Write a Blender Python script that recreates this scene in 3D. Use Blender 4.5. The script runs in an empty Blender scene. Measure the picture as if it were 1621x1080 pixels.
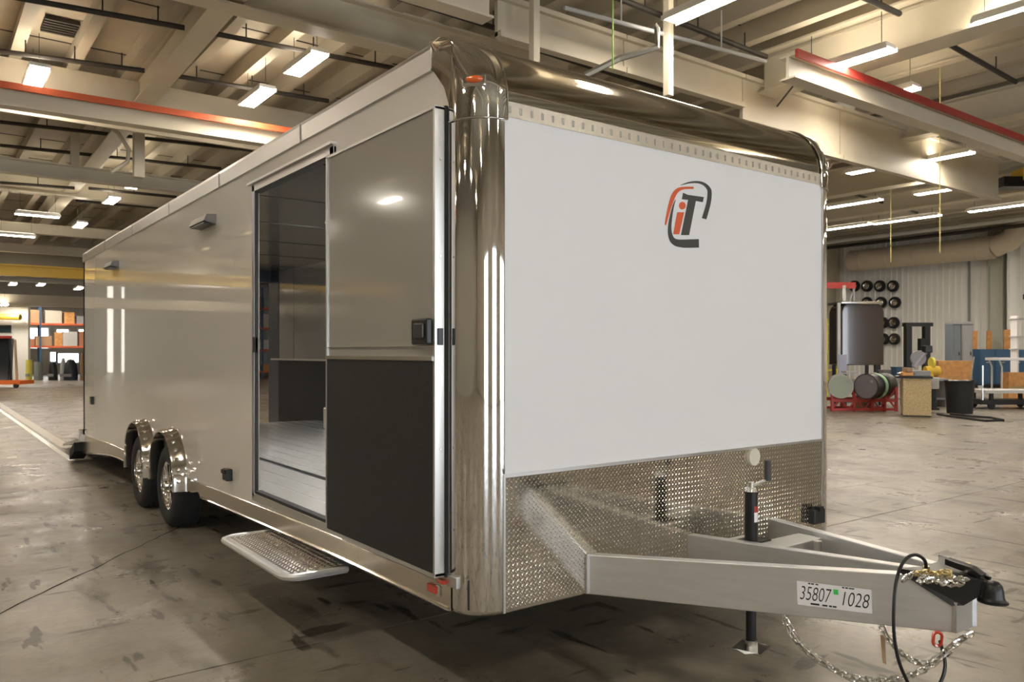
import bpy, math, random
from mathutils import Vector, Matrix
random.seed(7)
S = bpy.context.scene
COL = S.collection
PI = math.pi
# ------------------------------------------------------------------ camera
H = 1.5; F = 1264.0; HOR = 558.0; TH = math.radians(36.63)
FW = Vector((math.sin(TH), math.cos(TH), 0)); RT = Vector((math.cos(TH), -math.sin(TH), 0)); UP = Vector((0, 0, 1))
CAM = Vector((0, 0, H))
cd = bpy.data.cameras.new('camera'); cam = bpy.data.objects.new('camera', cd); COL.objects.link(cam)
cam.location = CAM; cam.rotation_euler = (PI/2, 0, -TH)
cd.sensor_width = 36; cd.lens = F/1621*36; cd.shift_y = (HOR-540)/1621; cd.clip_end = 300
cd.dof.use_dof = True; cd.dof.focus_distance = 3.9; cd.dof.aperture_fstop = 6.3
S.camera = cam
# ------------------------------------------------------------------ world, exposure
w = bpy.data.worlds.new('world'); S.world = w; w.use_nodes = True
w.node_tree.nodes['Background'].inputs[0].default_value = (0.80, 0.88, 1.0, 1)
w.node_tree.nodes['Background'].inputs[1].default_value = 1.0
S.view_settings.view_transform = 'Standard'; S.view_settings.look = 'None'
S.view_settings.gamma = 1; S.view_settings.use_curve_mapping = False
S.view_settings.exposure = 1.06
LAMP = 42.0      # emission of the strip lights
DAY = 200.0      # daylight through each open dock door (W)
# dock doors stand open in the wall behind the photographer: daylight comes in through them
def daylight(x, z, wd, ht, y, power, rx=-PI/2):
    l = bpy.data.lights.new('dock_daylight', 'AREA'); l.shape = 'RECTANGLE'; l.size = wd; l.size_y = ht
    l.energy = power; l.color = (0.86, 0.93, 1.0)
    o = bpy.data.objects.new('dock_daylight', l); COL.objects.link(o); o.location = (x, y, z)
    o.rotation_euler = (PI/2, 0, 0) if rx < 0 else (-PI/2, 0, 0)
    return o
for dx in (-6.0, 3.0, 12.0):
    o = daylight(dx, 2.2, 4.2, 4.2, -15.85, DAY)
    o.rotation_euler = (PI/2, 0, 0)

def ray(px, py):
    return FW + RT*((px-810.5)/F) + UP*((HOR-py)/F)
def at_z(px, py, z): d = ray(px, py); return CAM + d*((z-H)/d.z)
def at_x(px, py, x): d = ray(px, py); return CAM + d*(x/d.x)
def at_y(px, py, y): d = ray(px, py); return CAM + d*(y/d.y)
def at_d(px, py, dd): return CAM + ray(px, py)*dd

# ------------------------------------------------------------------ materials
MC = {}
def mat(name, col, rough=.5, metal=0.0, coat=0.0, emis=None, es=0, bump=0, bscale=20, var=0, vscale=4, stretch=None, spec=None, rvar=0, coat_rough=.03):
    if name in MC: return MC[name]
    m = bpy.data.materials.new(name); m.use_nodes = True; MC[name] = m
    nt = m.node_tree; b = nt.nodes['Principled BSDF']
    b.inputs['Base Color'].default_value = (*col, 1); b.inputs['Roughness'].default_value = rough
    b.inputs['Metallic'].default_value = metal; b.inputs['Coat Weight'].default_value = coat
    b.inputs['Coat Roughness'].default_value = coat_rough
    if spec is not None: b.inputs['Specular IOR Level'].default_value = spec
    if emis: b.inputs['Emission Color'].default_value = (*emis, 1); b.inputs['Emission Strength'].default_value = es
    if var or bump or rvar:
        tc = nt.nodes.new('ShaderNodeTexCoord'); mp = nt.nodes.new('ShaderNodeMapping')
        nt.links.new(tc.outputs['Object'], mp.inputs[0])
        if stretch: mp.inputs['Scale'].default_value = stretch
        if var or rvar:
            n = nt.nodes.new('ShaderNodeTexNoise'); n.inputs['Scale'].default_value = vscale; n.inputs['Detail'].default_value = 6
            nt.links.new(mp.outputs[0], n.inputs['Vector'])
            if var:
                r = nt.nodes.new('ShaderNodeValToRGB')
                r.color_ramp.elements[0].position = .3; r.color_ramp.elements[1].position = .7
                r.color_ramp.elements[0].color = (*[c*(1-var) for c in col], 1)
                r.color_ramp.elements[1].color = (*[min(1, c*(1+var)) for c in col], 1)
                nt.links.new(n.outputs[0], r.inputs[0]); nt.links.new(r.outputs[0], b.inputs['Base Color'])
            if rvar:
                mr = nt.nodes.new('ShaderNodeMapRange'); mr.inputs[1].default_value = .3; mr.inputs[2].default_value = .7
                mr.inputs[3].default_value = max(0, rough-rvar); mr.inputs[4].default_value = rough+rvar
                nt.links.new(n.outputs[0], mr.inputs[0]); nt.links.new(mr.outputs[0], b.inputs['Roughness'])
        if bump:
            n2 = nt.nodes.new('ShaderNodeTexNoise'); n2.inputs['Scale'].default_value = bscale; n2.inputs['Detail'].default_value = 4
            nt.links.new(mp.outputs[0], n2.inputs['Vector'])
            bp = nt.nodes.new('ShaderNodeBump'); bp.inputs['Strength'].default_value = bump; bp.inputs['Distance'].default_value = .01
            nt.links.new(n2.outputs[0], bp.inputs['Height']); nt.links.new(bp.outputs[0], b.inputs['Normal'])
    return m

def concrete():
    m = bpy.data.materials.new('worn concrete'); m.use_nodes = True; nt = m.node_tree; b = nt.nodes['Principled BSDF']
    L = nt.links.new
    g = nt.nodes.new('ShaderNodeNewGeometry')
    def noise(scale, detail=6, rough=.6, sc=(1, 1, 1), rot=0):
        mp = nt.nodes.new('ShaderNodeMapping'); mp.inputs['Scale'].default_value = sc; mp.inputs['Rotation'].default_value = (0, 0, rot)
        L(g.outputs['Position'], mp.inputs[0])
        n = nt.nodes.new('ShaderNodeTexNoise'); n.inputs['Scale'].default_value = scale; n.inputs['Detail'].default_value = detail
        n.inputs['Roughness'].default_value = rough; L(mp.outputs[0], n.inputs['Vector']); return n.outputs[0]
    def ramp(src, p0, c0, p1, c1):
        r = nt.nodes.new('ShaderNodeValToRGB'); e = r.color_ramp.elements
        e[0].position = p0; e[0].color = (*c0, 1); e[1].position = p1; e[1].color = (*c1, 1); L(src, r.inputs[0]); return r.outputs[0]
    def mix(mode, fac, a, b_):
        x = nt.nodes.new('ShaderNodeMix'); x.data_type = 'RGBA'; x.blend_type = mode
        if isinstance(fac, float): x.inputs[0].default_value = fac
        else: L(fac, x.inputs[0])
        for s, v in ((6, a), (7, b_)):
            if isinstance(v, tuple): x.inputs[s].default_value = (*v, 1)
            else: L(v, x.inputs[s])
        return x.outputs[2]
    base = ramp(noise(.55, 8, .65), .32, (.155, .132, .10), .68, (.325, .285, .225))
    fine = ramp(noise(9, 8, .7), .3, (.82, .82, .82), .7, (1.1, 1.1, 1.1))
    c = mix('MULTIPLY', 1.0, base, fine)
    sc1 = ramp(noise(3.2, 5, .55, (1, .35, 1), .5), .575, (0, 0, 0), .70, (1, 1, 1))       # scuffs and tyre marks
    c = mix('MIX', sc1, c, (.085, .068, .05))
    sc2 = ramp(noise(1.6, 7, .75, (.4, 1, 1), -.3), .56, (0, 0, 0), .74, (.75, .75, .75))
    c = mix('MIX', sc2, c, (.11, .09, .068))
    sc3 = ramp(noise(8, 3, .5, (1, .22, 1), .9), .625, (0, 0, 0), .66, (.85, .85, .85))
    c = mix('MIX', sc3, c, (.05, .04, .03))
    sc4 = ramp(noise(6, 3, .5, (.25, 1, 1), .2), .635, (0, 0, 0), .67, (.8, .8, .8))
    c = mix('MIX', sc4, c, (.06, .048, .036))
    L(c, b.inputs['Base Color'])
    rr = ramp(noise(1.3, 8, .7), .3, (.20, .20, .20), .7, (.5, .5, .5)); L(rr, b.inputs['Roughness'])
    bp = nt.nodes.new('ShaderNodeBump'); bp.inputs['Strength'].default_value = .25; bp.inputs['Distance'].default_value = .01
    L(noise(14, 6, .6), bp.inputs['Height']); L(bp.outputs[0], b.inputs['Normal'])
    b.inputs['Specular IOR Level'].default_value = .5
    return m

def osb():
    m = mat('chipboard', (.52, .40, .22), .8, var=.25, vscale=30, bump=.3, bscale=60); return m
CONC = concrete()
CREAM = mat('cream painted steel', (.62, .56, .44), .5, var=.06, vscale=1)
CREAM2 = mat('cream painted beam', (.70, .64, .51), .45, var=.05, vscale=1)
DECK = mat('ceiling deck', (.50, .44, .34), .7, var=.1, vscale=.8)
JOIST = mat('ceiling joist paint', (.50, .45, .35), .6, var=.08, vscale=.8)
WALLM = mat('off-white wall cladding', (.90, .89, .85), .5)
BLACK = mat('black paint', (.012, .012, .012), .35)
BLKR = mat('black rubber', (.018, .018, .018), .75, bump=.2, bscale=90)
PIPE = mat('dark iron pipe', (.035, .028, .022), .6)
ORANGE = mat('orange conductor rail', (.62, .12, .04), .5)
RED = mat('red paint', (.42, .04, .03), .45)
YEL = mat('yellow crane paint', (.80, .52, .05), .45)
WHITE = mat('white gloss skin', (.80, .80, .79), .28, coat=0.35, coat_rough=.02)
SIDE = mat('white polished side skin', (.72, .69, .63), .16, coat=1.0, coat_rough=.012, spec=.9)
CHROME = mat('polished stainless', (.78, .76, .73), .035, 1.0)
CHROMEB = mat('polished stainless lip', (.80, .78, .75), .09, 1.0)
ALU = mat('brushed aluminium', (.66, .65, .63), .33, 1.0, rvar=.04, vscale=3)
ALU2 = mat('mill aluminium beam', (.74, .74, .735), .42, .85, var=.04, vscale=6, stretch=(1, 1, 10), rvar=.04)
ALUP = mat('polished tread plate', (.62, .585, .52), .10, 1.0)
ALUD = mat('polished tread lug', (.86, .84, .80), .14, 1.0)
SKIRT = mat('satin skirt trim', (.62, .57, .48), .22, 1.0)
CARPET = mat('black ribbed lining', (.020, .020, .019), .75, bump=.5, bscale=260, var=.3, vscale=120)
TAUPE = mat('grey gloss lining', (.33, .31, .28), .12, coat=.6)
CEILB = mat('charcoal gloss ceiling lining', (.05, .05, .05), .2, coat=.3)
FLOORM = mat('ribbed aluminium floor', (.92, .91, .89), .25, .7)
AMBER = mat('amber lens', (.75, .13, .02), .15, coat=1)
REDL = mat('red lens', (.55, .03, .01), .15, coat=1)
LOGD = mat('charcoal vinyl', (.045, .048, .042), .4)
LOGO = mat('orange vinyl', (.72, .11, .03), .4)
STICK = mat('white sticker', (.85, .84, .86), .5)
INK = mat('black ink', (.02, .02, .02), .6)
GRN = mat('green ink', (.05, .65, .12), .6)
GALV = mat('zinc plated steel', (.75, .74, .70), .22, 1.0)
BRASS = mat('yellow zinc plate', (.75, .60, .30), .3, 1.0)
LIT = mat('lamp diffuser', (1, 1, 1), .5, emis=(1.0, .90, .76), es=LAMP)
CEILGLOW = mat('added ceiling glow', (1, 1, 1), .5, emis=(1.0, .88, .70), es=LAMP*.2)  # glowing tops added to the strip lights to brighten the ceiling
HOUS = mat('lamp housing', (.75, .73, .68), .4)
BLUE = mat('blue paint', (.035, .09, .17), .5)
GREY = mat('grey machine paint', (.30, .30, .31), .5)
LGREY = mat('light grey paint', (.55, .55, .54), .5)
DUCT = mat('tan ductwork', (.66, .57, .43), .55)
WOOD = mat('orange plywood', (.58, .29, .10), .7, var=.2, vscale=8)
CARD = mat('brown cardboard', (.42, .27, .15), .8)
BRN = mat('dark gloss tank', (.055, .04, .035), .1, coat=.7)
WINL = mat('daylight window', (1, 1, 1), .5, emis=(.92, .97, 1.0), es=3.2)
YFL = mat('yellow', (.82, .72, .12), .5)
TAN = mat('drum green grey', (.33, .37, .32), .45)
PURP = mat('drum purple grey', (.16, .14, .155), .45)
GRAYP = mat('concrete strip', (.42, .37, .29), .3)

# ------------------------------------------------------------------ mesh helper
class MB:
    def __init__(s): s.v = []; s.f = []
    def add(s, vs, fs):
        o = len(s.v); s.v += [Vector(a) for a in vs]; s.f += [tuple(i+o for i in f) for f in fs]; return s
    def box(s, a, b, M=None):
        x0, y0, z0 = a; x1, y1, z1 = b
        if x0 > x1: x0, x1 = x1, x0
        if y0 > y1: y0, y1 = y1, y0
        if z0 > z1: z0, z1 = z1, z0
        vs = [Vector(p) for p in ((x0,y0,z0),(x1,y0,z0),(x1,y1,z0),(x0,y1,z0),(x0,y0,z1),(x1,y0,z1),(x1,y1,z1),(x0,y1,z1))]
        if M: vs = [M @ p for p in vs]
        return s.add(vs, [(0,3,2,1),(4,5,6,7),(0,1,5,4),(1,2,6,5),(2,3,7,6),(3,0,4,7)])
    def cyl(s, p0, p1, r, n=12, r2=None, cap=True):
        p0 = Vector(p0); p1 = Vector(p1); d = (p1-p0).normalized()
        a = d.orthogonal().normalized(); b = d.cross(a); r2 = r if r2 is None else r2
        vs = []
        for p, q in ((p0, r), (p1, r2)):
            vs += [p + a*(q*math.cos(2*PI*i/n)) + b*(q*math.sin(2*PI*i/n)) for i in range(n)]
        fs = [(i, (i+1) % n, n+(i+1) % n, n+i) for i in range(n)]
        if cap: fs += [tuple(range(n-1, -1, -1)), tuple(range(n, 2*n))]
        return s.add(vs, fs)
    def tube(s, pts, r, n=8, closed=False):
        pts = [Vector(p) for p in pts]; N = len(pts); vs = []; prev = None
        for i, p in enumerate(pts):
            if closed: t = (pts[(i+1) % N]-pts[i-1]).normalized()
            else: t = (pts[min(i+1, N-1)]-pts[max(i-1, 0)]).normalized()
            if prev is None: a = t.orthogonal().normalized()
            else: a = (prev - t*prev.dot(t)).normalized()
            prev = a; b = t.cross(a)
            rr = r[i] if isinstance(r, (list, tuple)) else r
            vs += [p + a*(rr*math.cos(2*PI*k/n)) + b*(rr*math.sin(2*PI*k/n)) for k in range(n)]
        fs = []
        for i in range(N if closed else N-1):
            j = (i+1) % N
            fs += [(i*n+k, i*n+(k+1) % n, j*n+(k+1) % n, j*n+k) for k in range(n)]
        if not closed: fs += [tuple(range(n-1, -1, -1)), tuple(range((N-1)*n, N*n))]
        return s.add(vs, fs)
    def grid(s, rows, close=False):
        n = len(rows[0]); vs = [p for r in rows for p in r]; fs = []
        for i in range(len(rows)-1):
            for k in range(n if close else n-1):
                l = (k+1) % n
                fs.append((i*n+k, i*n+l, (i+1)*n+l, (i+1)*n+k))
        return s.add(vs, fs)
    def prism(s, poly, d):                     # poly: list of 3-D points, extruded by vector d
        d = Vector(d); n = len(poly); poly = [Vector(p) for p in poly]
        vs = poly + [p+d for p in poly]
        return s.add(vs, [tuple(range(n-1, -1, -1)), tuple(range(n, 2*n))] + [(i, (i+1) % n, n+(i+1) % n, n+i) for i in range(n)])
    def lathe(s, prof, axis_p, ax, n=24):      # prof: (radius, along)
        ax = Vector(ax).normalized(); a = ax.orthogonal().normalized(); b = ax.cross(a); p0 = Vector(axis_p)
        rows = [[p0 + ax*h + a*(r*math.cos(2*PI*k/n)) + b*(r*math.sin(2*PI*k/n)) for k in range(n)] for r, h in prof]
        return s.grid(rows, True)
    def build(s, name, m, parent=None, off=None, smooth=False, angle=35, bevel=0):
        me = bpy.data.meshes.new(name)
        o3 = Vector(off) if off is not None else Vector((0, 0, 0))
        me.from_pydata([tuple(v-o3) for v in s.v], [], s.f); me.update()
        me.materials.append(m)
        import bmesh
        bm = bmesh.new(); bm.from_mesh(me); bmesh.ops.recalc_face_normals(bm, faces=bm.faces[:])
        if smooth:
            for f in bm.faces: f.smooth = True
            ca = math.radians(angle)
            for e in bm.edges:
                if len(e.link_faces) == 2 and e.calc_face_angle(0) > ca: e.smooth = False
        bm.to_mesh(me); bm.free()
        o = bpy.data.objects.new(name, me); COL.objects.link(o)
        if parent: o.parent = parent
        if bevel:
            md = o.modifiers.new('bevel', 'BEVEL'); md.width = bevel; md.segments = 2; md.limit_method = 'ANGLE'
        return o
def tag(o, label=None, cat=None, group=None, kind=None):
    if label: o['label'] = label
    if cat: o['category'] = cat
    if group: o['group'] = group
    if kind: o['kind'] = kind
    return o
def thing(name, label, cat, loc=(0, 0, 0), rz=0, group=None):
    o = bpy.data.objects.new(name, None); COL.objects.link(o); o.location = loc; o.rotation_euler = (0, 0, rz)
    o.empty_display_size = .2
    return tag(o, label, cat, group)
def copy_tree(o, parent=None):
    c = o.copy(); COL.objects.link(c); c.parent = parent
    for ch in list(o.children): copy_tree(ch, c)
    return c
def struct(o): o['kind'] = 'structure'; return o

# ================================================================== THE HALL
# floor of concrete slabs with sawn joints
fl = struct(MB().box((-25, -16, -.2), (44, 75, -.02)).build('floor', mat('joint dirt', (.03, .025, .02), .9)))
XJ = [-25, -12, -5.3, 6.9, 13, 19.1, 25.2, 31.3, 37.4, 44]; YJ = [-16, -8.3, -2.2, 3.9, 10, 16.1, 22.2, 28.3, 34.4, 40.5, 52, 75]
for i in range(len(XJ)-1):
    for j in range(len(YJ)-1):
        MB().box((XJ[i]+.006, YJ[j]+.006, -.05), (XJ[i+1]-.006, YJ[j+1]-.006, 0)).build('slab', CONC, fl)
MB().box((1.66, 12.5, 0), (1.74, 50, .006)).build('floor_strip', GALV, fl)
MB().box((1.80, 12.5, 0), (1.96, 50, .004)).build('floor_strip', GRAYP, fl)
# long crack across the slab at left
ck = MB(); p0 = at_z(-30, 986, 0); p1 = at_z(285, 834, 0); n = 22; pts = []
for i in range(n+1):
    p = p0.lerp(p1, i/n); q = Vector((random.uniform(-.012, .012), random.uniform(-.012, .012), .0015)); pts.append(p+q)
pr = (p1-p0).cross(UP).normalized()*.006
ck.grid([[p-pr*random.uniform(.6, 1.4), p+pr*random.uniform(.6, 1.4)] for p in pts])
ck.build('floor_crack', mat('crack dirt', (.02, .016, .012), .95), fl)

# walls
def rib_wall(name, p0, p1, z0, z1, m, inward, pan=3.0):
    p0 = Vector(p0); p1 = Vector(p1); d = (p1-p0).normalized(); L = (p1-p0).length; inn = Vector(inward)
    base = MB(); a = p0-inn*.15; base.prism([a, p1-inn*.15, p1-inn*.02, p0-inn*.02], (0, 0, z1-z0))
    for i in range(len(base.v)): base.v[i].z += z0
    w_ = struct(base.build(name, m))
    k = int(L/pan)
    for j in range(k):
        mb = MB(); s0 = j*pan+.01; s1 = (j+1)*pan-.01; pts = []; s = s0
        while s < s1-.25:
            pts += [(s, 0), (s+.17, 0), (s+.19, .035), (s+.25, .035), (s+.27, 0)]; s += .3
        pts.append((s1, 0))
        rows = [[p0+d*u+inn*(v-.015)+Vector((0, 0, zz)) for u, v in pts] for zz in (z0, z1)]
        mb.grid(rows); mb.build('wall_panel', m, w_)
    return w_
rib_wall('wall_right', (42, -16, 0), (42, 75, 0), 0, 8.4, WALLM, (-1, 0, 0))
rib_wall('wall_back', (-25, 72, 0), (42, 72, 0), 0, 8.4, WALLM, (0, -1, 0), 6)
rib_wall('wall_left', (-22, -16, 0), (-22, 72, 0), 0, 8.4, mat('tan wall cladding', (.40, .37, .31), .6), (1, 0, 0), 8)
# wall behind the photographer with three open dock doors
wf = MB()
edges = [-25, -8.1, -3.9, .9, 5.1, 9.9, 14.1, 44]
for i in range(7):
    if i % 2 == 0: wf.box((edges[i], -16.2, 0), (edges[i+1], -16, 8.4))
    else: wf.box((edges[i], -16.2, 4.3), (edges[i+1], -16, 8.4))
struct(wf.build('wall_front', mat('front wall paint', (.45, .42, .36), .6)))

# ceiling deck, joists, girders
ce = struct(MB().box((-25, -16.2, 8.0), (44, 75, 8.2)).build('ceiling', DECK))
jm = None
for i in range(62):
    x = -19.4 + i*1.05
    if jm is None:
        b = MB(); b.box((-.06, -16, 7.62), (.06, 75, 8.0)); b.box((-.11, -16, 7.58), (.11, 75, 7.62)); jo = b.build('joist', JOIST, ce); jm = jo.data; jo.location = (x, 0, 0)
    else:
        jo = bpy.data.objects.new('joist', jm); COL.objects.link(jo); jo.parent = ce; jo.location = (x, 0, 0)
for y in range(-14, 75, 3):
    MB().box((-25, y, 7.985), (44, y+.03, 8.0)).build('deck_seam', PIPE, ce)
def girder(x0, y0, x1, y1, z0, z1, wd, m=CREAM2, nm='girder'):
    a = Vector((x0, y0, 0)); b = Vector((x1, y1, 0)); d = (b-a).normalized(); s = d.cross(UP)
    mb = MB()
    def seg(w2, za, zb): mb.prism([a-s*w2+UP*za, b-s*w2+UP*za, b+s*w2+UP*za, a+s*w2+UP*za], (0, 0, zb-za))
    seg(wd/2, z0, z0+.04); seg(wd*.12, z0+.04, z1-.04); seg(wd/2, z1-.04, z1)
    return mb.build(nm, m, ce)
girder(3.9, 10, 4.7, 60, 7.05, 7.7, .42)
girder(14.2, -10, 14.2, 10.2, 6.85, 7.7, .6)
girder(20.2, -10, 20.2, 60, 6.9, 7.6, .5)
girder(24.6, 10.5, 24.6, 60, 6.7, 7.6, .5); girder(30, -10, 30, 60, 6.9, 7.6, .5)
girder(-6, -10, -6, 60, 7.05, 7.7, .42)
for (y, xa, xb, z0, z1, wd) in ((12.85, -20, 11, 6.95, 7.6, .4), (31.5, -20, 40, 6.9, 7.6, .4), (37.5, -20, 40, 6.3, 6.7, .35), (44.0, -20, 40, 6.2, 6.6, .35), (-3, -20, 40, 6.95, 7.6, .4)):
    girder(xa, y, xb, y, z0, z1, wd)
# draft curtain of cream plates
for (xa, xb, z0) in ((7.4, 10.2, 6.55), (10.2, 13.6, 6.55), (13.6, 17.2, 6.0), (17.2, 21.0, 6.0), (21.0, 25.6, 6.0)):
    mb = MB(); mb.box((xa+.01, 10.35, z0), (xb-.01, 10.43, 7.2)); mb.box((xa+.01, 10.26, 7.12), (xb-.01, 10.43, 7.2)); mb.box((xa+.01, 10.26, z0-.03), (xb-.01, 10.43, z0+.07)); mb.build('draft_panel', CREAM, ce)
for (xa, xb, y) in ((16, 30, 20.5), (-20, 9, 19.4)):
    mb = MB(); mb.box((xa, y, 6.45), (xb, y+.08, 7.58)); mb.build('draft_panel', CREAM, ce)
vt = MB(); v0 = at_z(95, 40, 7.97)
for i in range(6): vt.box((v0.x-.3, v0.y-.4+i*.14, 7.9), (v0.x+.3, v0.y-.33+i*.14, 7.98))
tag(vt.build('ceiling_vent', PIPE, None), 'small dark louvred vent in the ceiling deck at far upper left', 'vent')
# header across the far bay
struct(MB().box((-22, 50, 4.0), (12, 50.5, 4.6)).build('trim_1', CREAM))
MB().box((-22, 50.1, 5.6), (12, 50.3, 8.0)).build('bay_partition', mat('partition', (.5, .46, .38), .6), ce)
tag(MB().cyl((-22, 48.5, 5.3), (12, 48.5, 5.3), .16, 12).build('air_duct', LGREY, smooth=True), 'long grey round duct running under the yellow crane girder', 'duct')

SLIT = mat('door gap daylight', (1, 1, 1), .5, emis=(1, .96, .86), es=.9)
# tall lit slits of the far bay door (they show as a reflection in the trailer side)
for dx0, dx1 in ((-7.45, -7.12), (-8.18, -8.03)):
    sl = struct(MB().box((dx0-.06, 61.95, 0), (dx1+.06, 62.05, 7.6)).build('door_1' if dx0 > -8 else 'door_2', WALLM)); MB().box((dx0, 61.9, .1), (dx1, 61.94, 7.5)).build('pane', SLIT, sl)
# hangers and runway beams (things)
def runway(label, y, xa, xb, z0, h=.38, wd=.3, stripe=ORANGE, slope=0, hang=(), y2=None):
    y2 = y if y2 is None else y2
    t = thing('crane_runway_beam', label, 'crane beam', ((xa+xb)/2, (y+y2)/2, z0), group='crane runway beams')
    a = Vector((xa, y, 0)); b = Vector((xb, y2, 0)); d = (b-a).normalized(); s = d.cross(UP); off = t.location
    mb = MB()
    def seg(m_, w2, za, zb, so=0): m_.prism([a-s*(w2+so)+UP*za, b-s*(w2+so)+UP*za, b+s*(w2-so)+UP*za, a+s*(w2-so)+UP*za], (0, 0, zb-za))
    seg(mb, wd/2, z0, z0+.035); seg(mb, .03, z0+.035, z0+h-.035); seg(mb, wd/2, z0+h-.035, z0+h)
    mb.build('beam', CREAM2, t, off)
    if stripe:
        st = MB(); seg(st, .03, z0+h*.80, z0+h+.05, -(wd/2+.03) if s.y < 0 else (wd/2+.03)); st.build('conductor_rail', stripe, t, off)
    for hx in hang:
        MB().box((hx-.1, y-.08, z0+h), (hx+.1, y+.08, 7.7)).build('hanger', CREAM2, t, off)
    return t
runway('cream crane beam with orange rail, upper left of the trailer', 18.6, -20, 9, 6.15, hang=(-3, 8.5), y2=17.6)
runway('second cream crane beam without a rail, left of the trailer', 24.4, -20, 12, 6.15, stripe=None, hang=(3.4,))
runway('cream crane beam with orange rail ending above the trailer corner', 9.6, -14, 6.7, 6.35, hang=(0.5,))
runway('cream crane beam with red rail, starting right of the trailer roof', 8.2, 12.0, 40, 6.2, h=.42, stripe=RED)
# curved brace
br = MB(); c0 = at_y(181, 198, 24); 
hb = thing('knee_brace', 'cream post with a curved knee brace between two crane beams', 'brace', (c0.x, 21, 6.2))
MB().box((c0.x-.12, 20.9, 5.75), (c0.x+.12, 21.1, 6.9)).build('post', CREAM2, hb, hb.location)
MB().tube([(c0.x-.9, 21, 7.1), (c0.x-.45, 21, 6.75), (c0.x-.22, 21, 6.4), (c0.x-.25, 21, 6.1), (c0.x-.6, 21, 5.8)], .05, 6).build('curved_arm', CREAM2, hb, hb.location)

# yellow bridge crane girder
t = thing('bridge_crane', 'yellow bridge crane girder spanning the far left bay', 'crane', (-5, 42, 4.9))
MB().box((-20, 41.8, 4.92), (9.5, 42.2, 5.35)).build('girder', YEL, t, t.location)
MB().box((-20, 41.65, 5.35), (9.5, 42.35, 5.42)).build('top_flange', YEL, t, t.location)

# sprinkler pipes
def pipe(a, b, z, label, m=PIPE, r=.05, sprk=3):
    p = at_z(*a, z); q = at_z(*b, z)
    t = thing('sprinkler_pipe', label, 'pipe', ((p+q)/2))
    MB().cyl(p, q, r, 8).build('tube', m, t, t.location, smooth=True)
    for i in range(sprk):
        c = p.lerp(q, (i+.5)/sprk)
        MB().cyl(c, c+Vector((0, 0, 7.6-z if z < 7.55 else .2)), .014, 5).build('hanger_rod', m, t, t.location)
pipe((20, -5), (292, 44), 7.3, 'dark sprinkler pipe nearest the top left corner of the ceiling')
pipe((0, 81), (229, 112), 7.3, 'dark sprinkler pipe passing above the far left strip light')
pipe((265, 118), (520, 160), 7.3, 'dark sprinkler pipe crossing between the two upper left strip lights')
pipe((333, 52), (640, 111), 7.3, 'dark sprinkler pipe running to the trailer roof corner')
pipe((0, 193), (400, 238), 7.3, 'dark pipe just below the left crane beam with the orange rail')
pipe((0, 230), (350, 267), 7.3, 'dark pipe just above the second crane beam')
pipe((140, 298), (280, 312), 7.0, 'short dark pipe by the two small round-looking lights', sprk=1)
pipe((120, 318), (250, 329), 7.0, 'short dark pipe below the two small lights', sprk=1)
pipe((0, 289), (118, 298), 7.0, 'faint dark pipe at the left edge below the second crane beam', sprk=1)
pipe((975, -4), (1213, 90), 7.3, 'dark sprinkler pipe ending at the big cream girder')
pipe((853, 80), (1051, 143), 7.3, 'dark sprinkler pipe behind the trailer roof edge')
pipe((1365, -5), (1424, 22), 7.3, 'short dark pipe stub at the top edge right of centre', sprk=1)
pipe((1466, 50), (1608, 130), 7.3, 'dark sprinkler pipe crossing the right hand joists', sprk=2)
pipe((1306, 294), (1452, 337), 7.3, 'thin dark pipe beyond the draft curtain on the right')
pipe((630, -4), (808, 52), 7.3, 'dark pipe above the orange rail end over the trailer')
pipe((893, 12), (1212, 97), 6.9, 'bright silver conduit parallel to the sprinkler pipe above the trailer', m=LGREY, r=.035, sprk=2)
# bent drop pipe
dp = MB(); z = 6.6
dp.tube([at_d(925, 120, 12.5), at_d(980, 93, 12.6), at_d(1041, 75, 12.6), at_d(1040, 45, 12.6), at_d(1036, 40, 12.6)], .05, 6)
tag(dp.build('drop_pipe', mat('galv pipe', (.35, .33, .28), .4, .5)), 'grey pipe with a right angle bend hanging over the trailer roof', 'pipe')
for px, ya, yb, m_, lab, dd in ((970, 0, 110, mat('green cord', (.45, .75, .12), .5), 'thin lime green cord hanging above the trailer roof', 12), (1488, 40, 400, mat('yellow cord', (.80, .68, .25), .5), 'long thin yellow cord hanging in front of the right hand ceiling', 17), (1410, 285, 415, mat('yellow cord', (.80, .68, .25), .5), 'shorter yellow cord hanging left of the long one', 26)):
    tag(MB().cyl(at_d(px, yb, dd), Vector((at_d(px, yb, dd).x, at_d(px, yb, dd).y, 8.0)), .012, 5).build('pull_rope', m_), lab, 'cord')
for px, ya, yb, dd, lab in ((1058, 30, 152, 13.5, 'cream hanging post left of the big cream girder'), (846, 40, 105, 12.5, 'cream hanging post above the trailer roof corner')):
    a = at_d(px, ya, dd); b = at_d(px, yb, dd)
    tag(MB().box((a.x-.06, a.y-.06, b.z), (a.x+.06, a.y+.06, 7.7)).build('hanging_post', CREAM2), lab, 'post')
for px, py, dd in ((1152, 85, 14),):
    pass
# wound spring / motor bar: dark tube left of the red rail
t = thing('hoist_trolley', 'dark bar hoist with a pale end hanging beneath the red-railed beam', 'hoist', at_d(1260, 190, 19))
o_ = t.location
MB().cyl(at_d(1205, 199, 19), at_d(1293, 182, 19), .16, 10).build('dark_housing', BLACK, t, o_)
MB().cyl(at_d(1293, 181, 19), at_d(1350, 164, 19), .15, 10).build('pale_housing', HOUS, t, o_)
MB().cyl(at_d(1208, 196, 19), at_d(1262, 128, 15), .02, 5).build('stay_rod', PIPE, t, o_)

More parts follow.
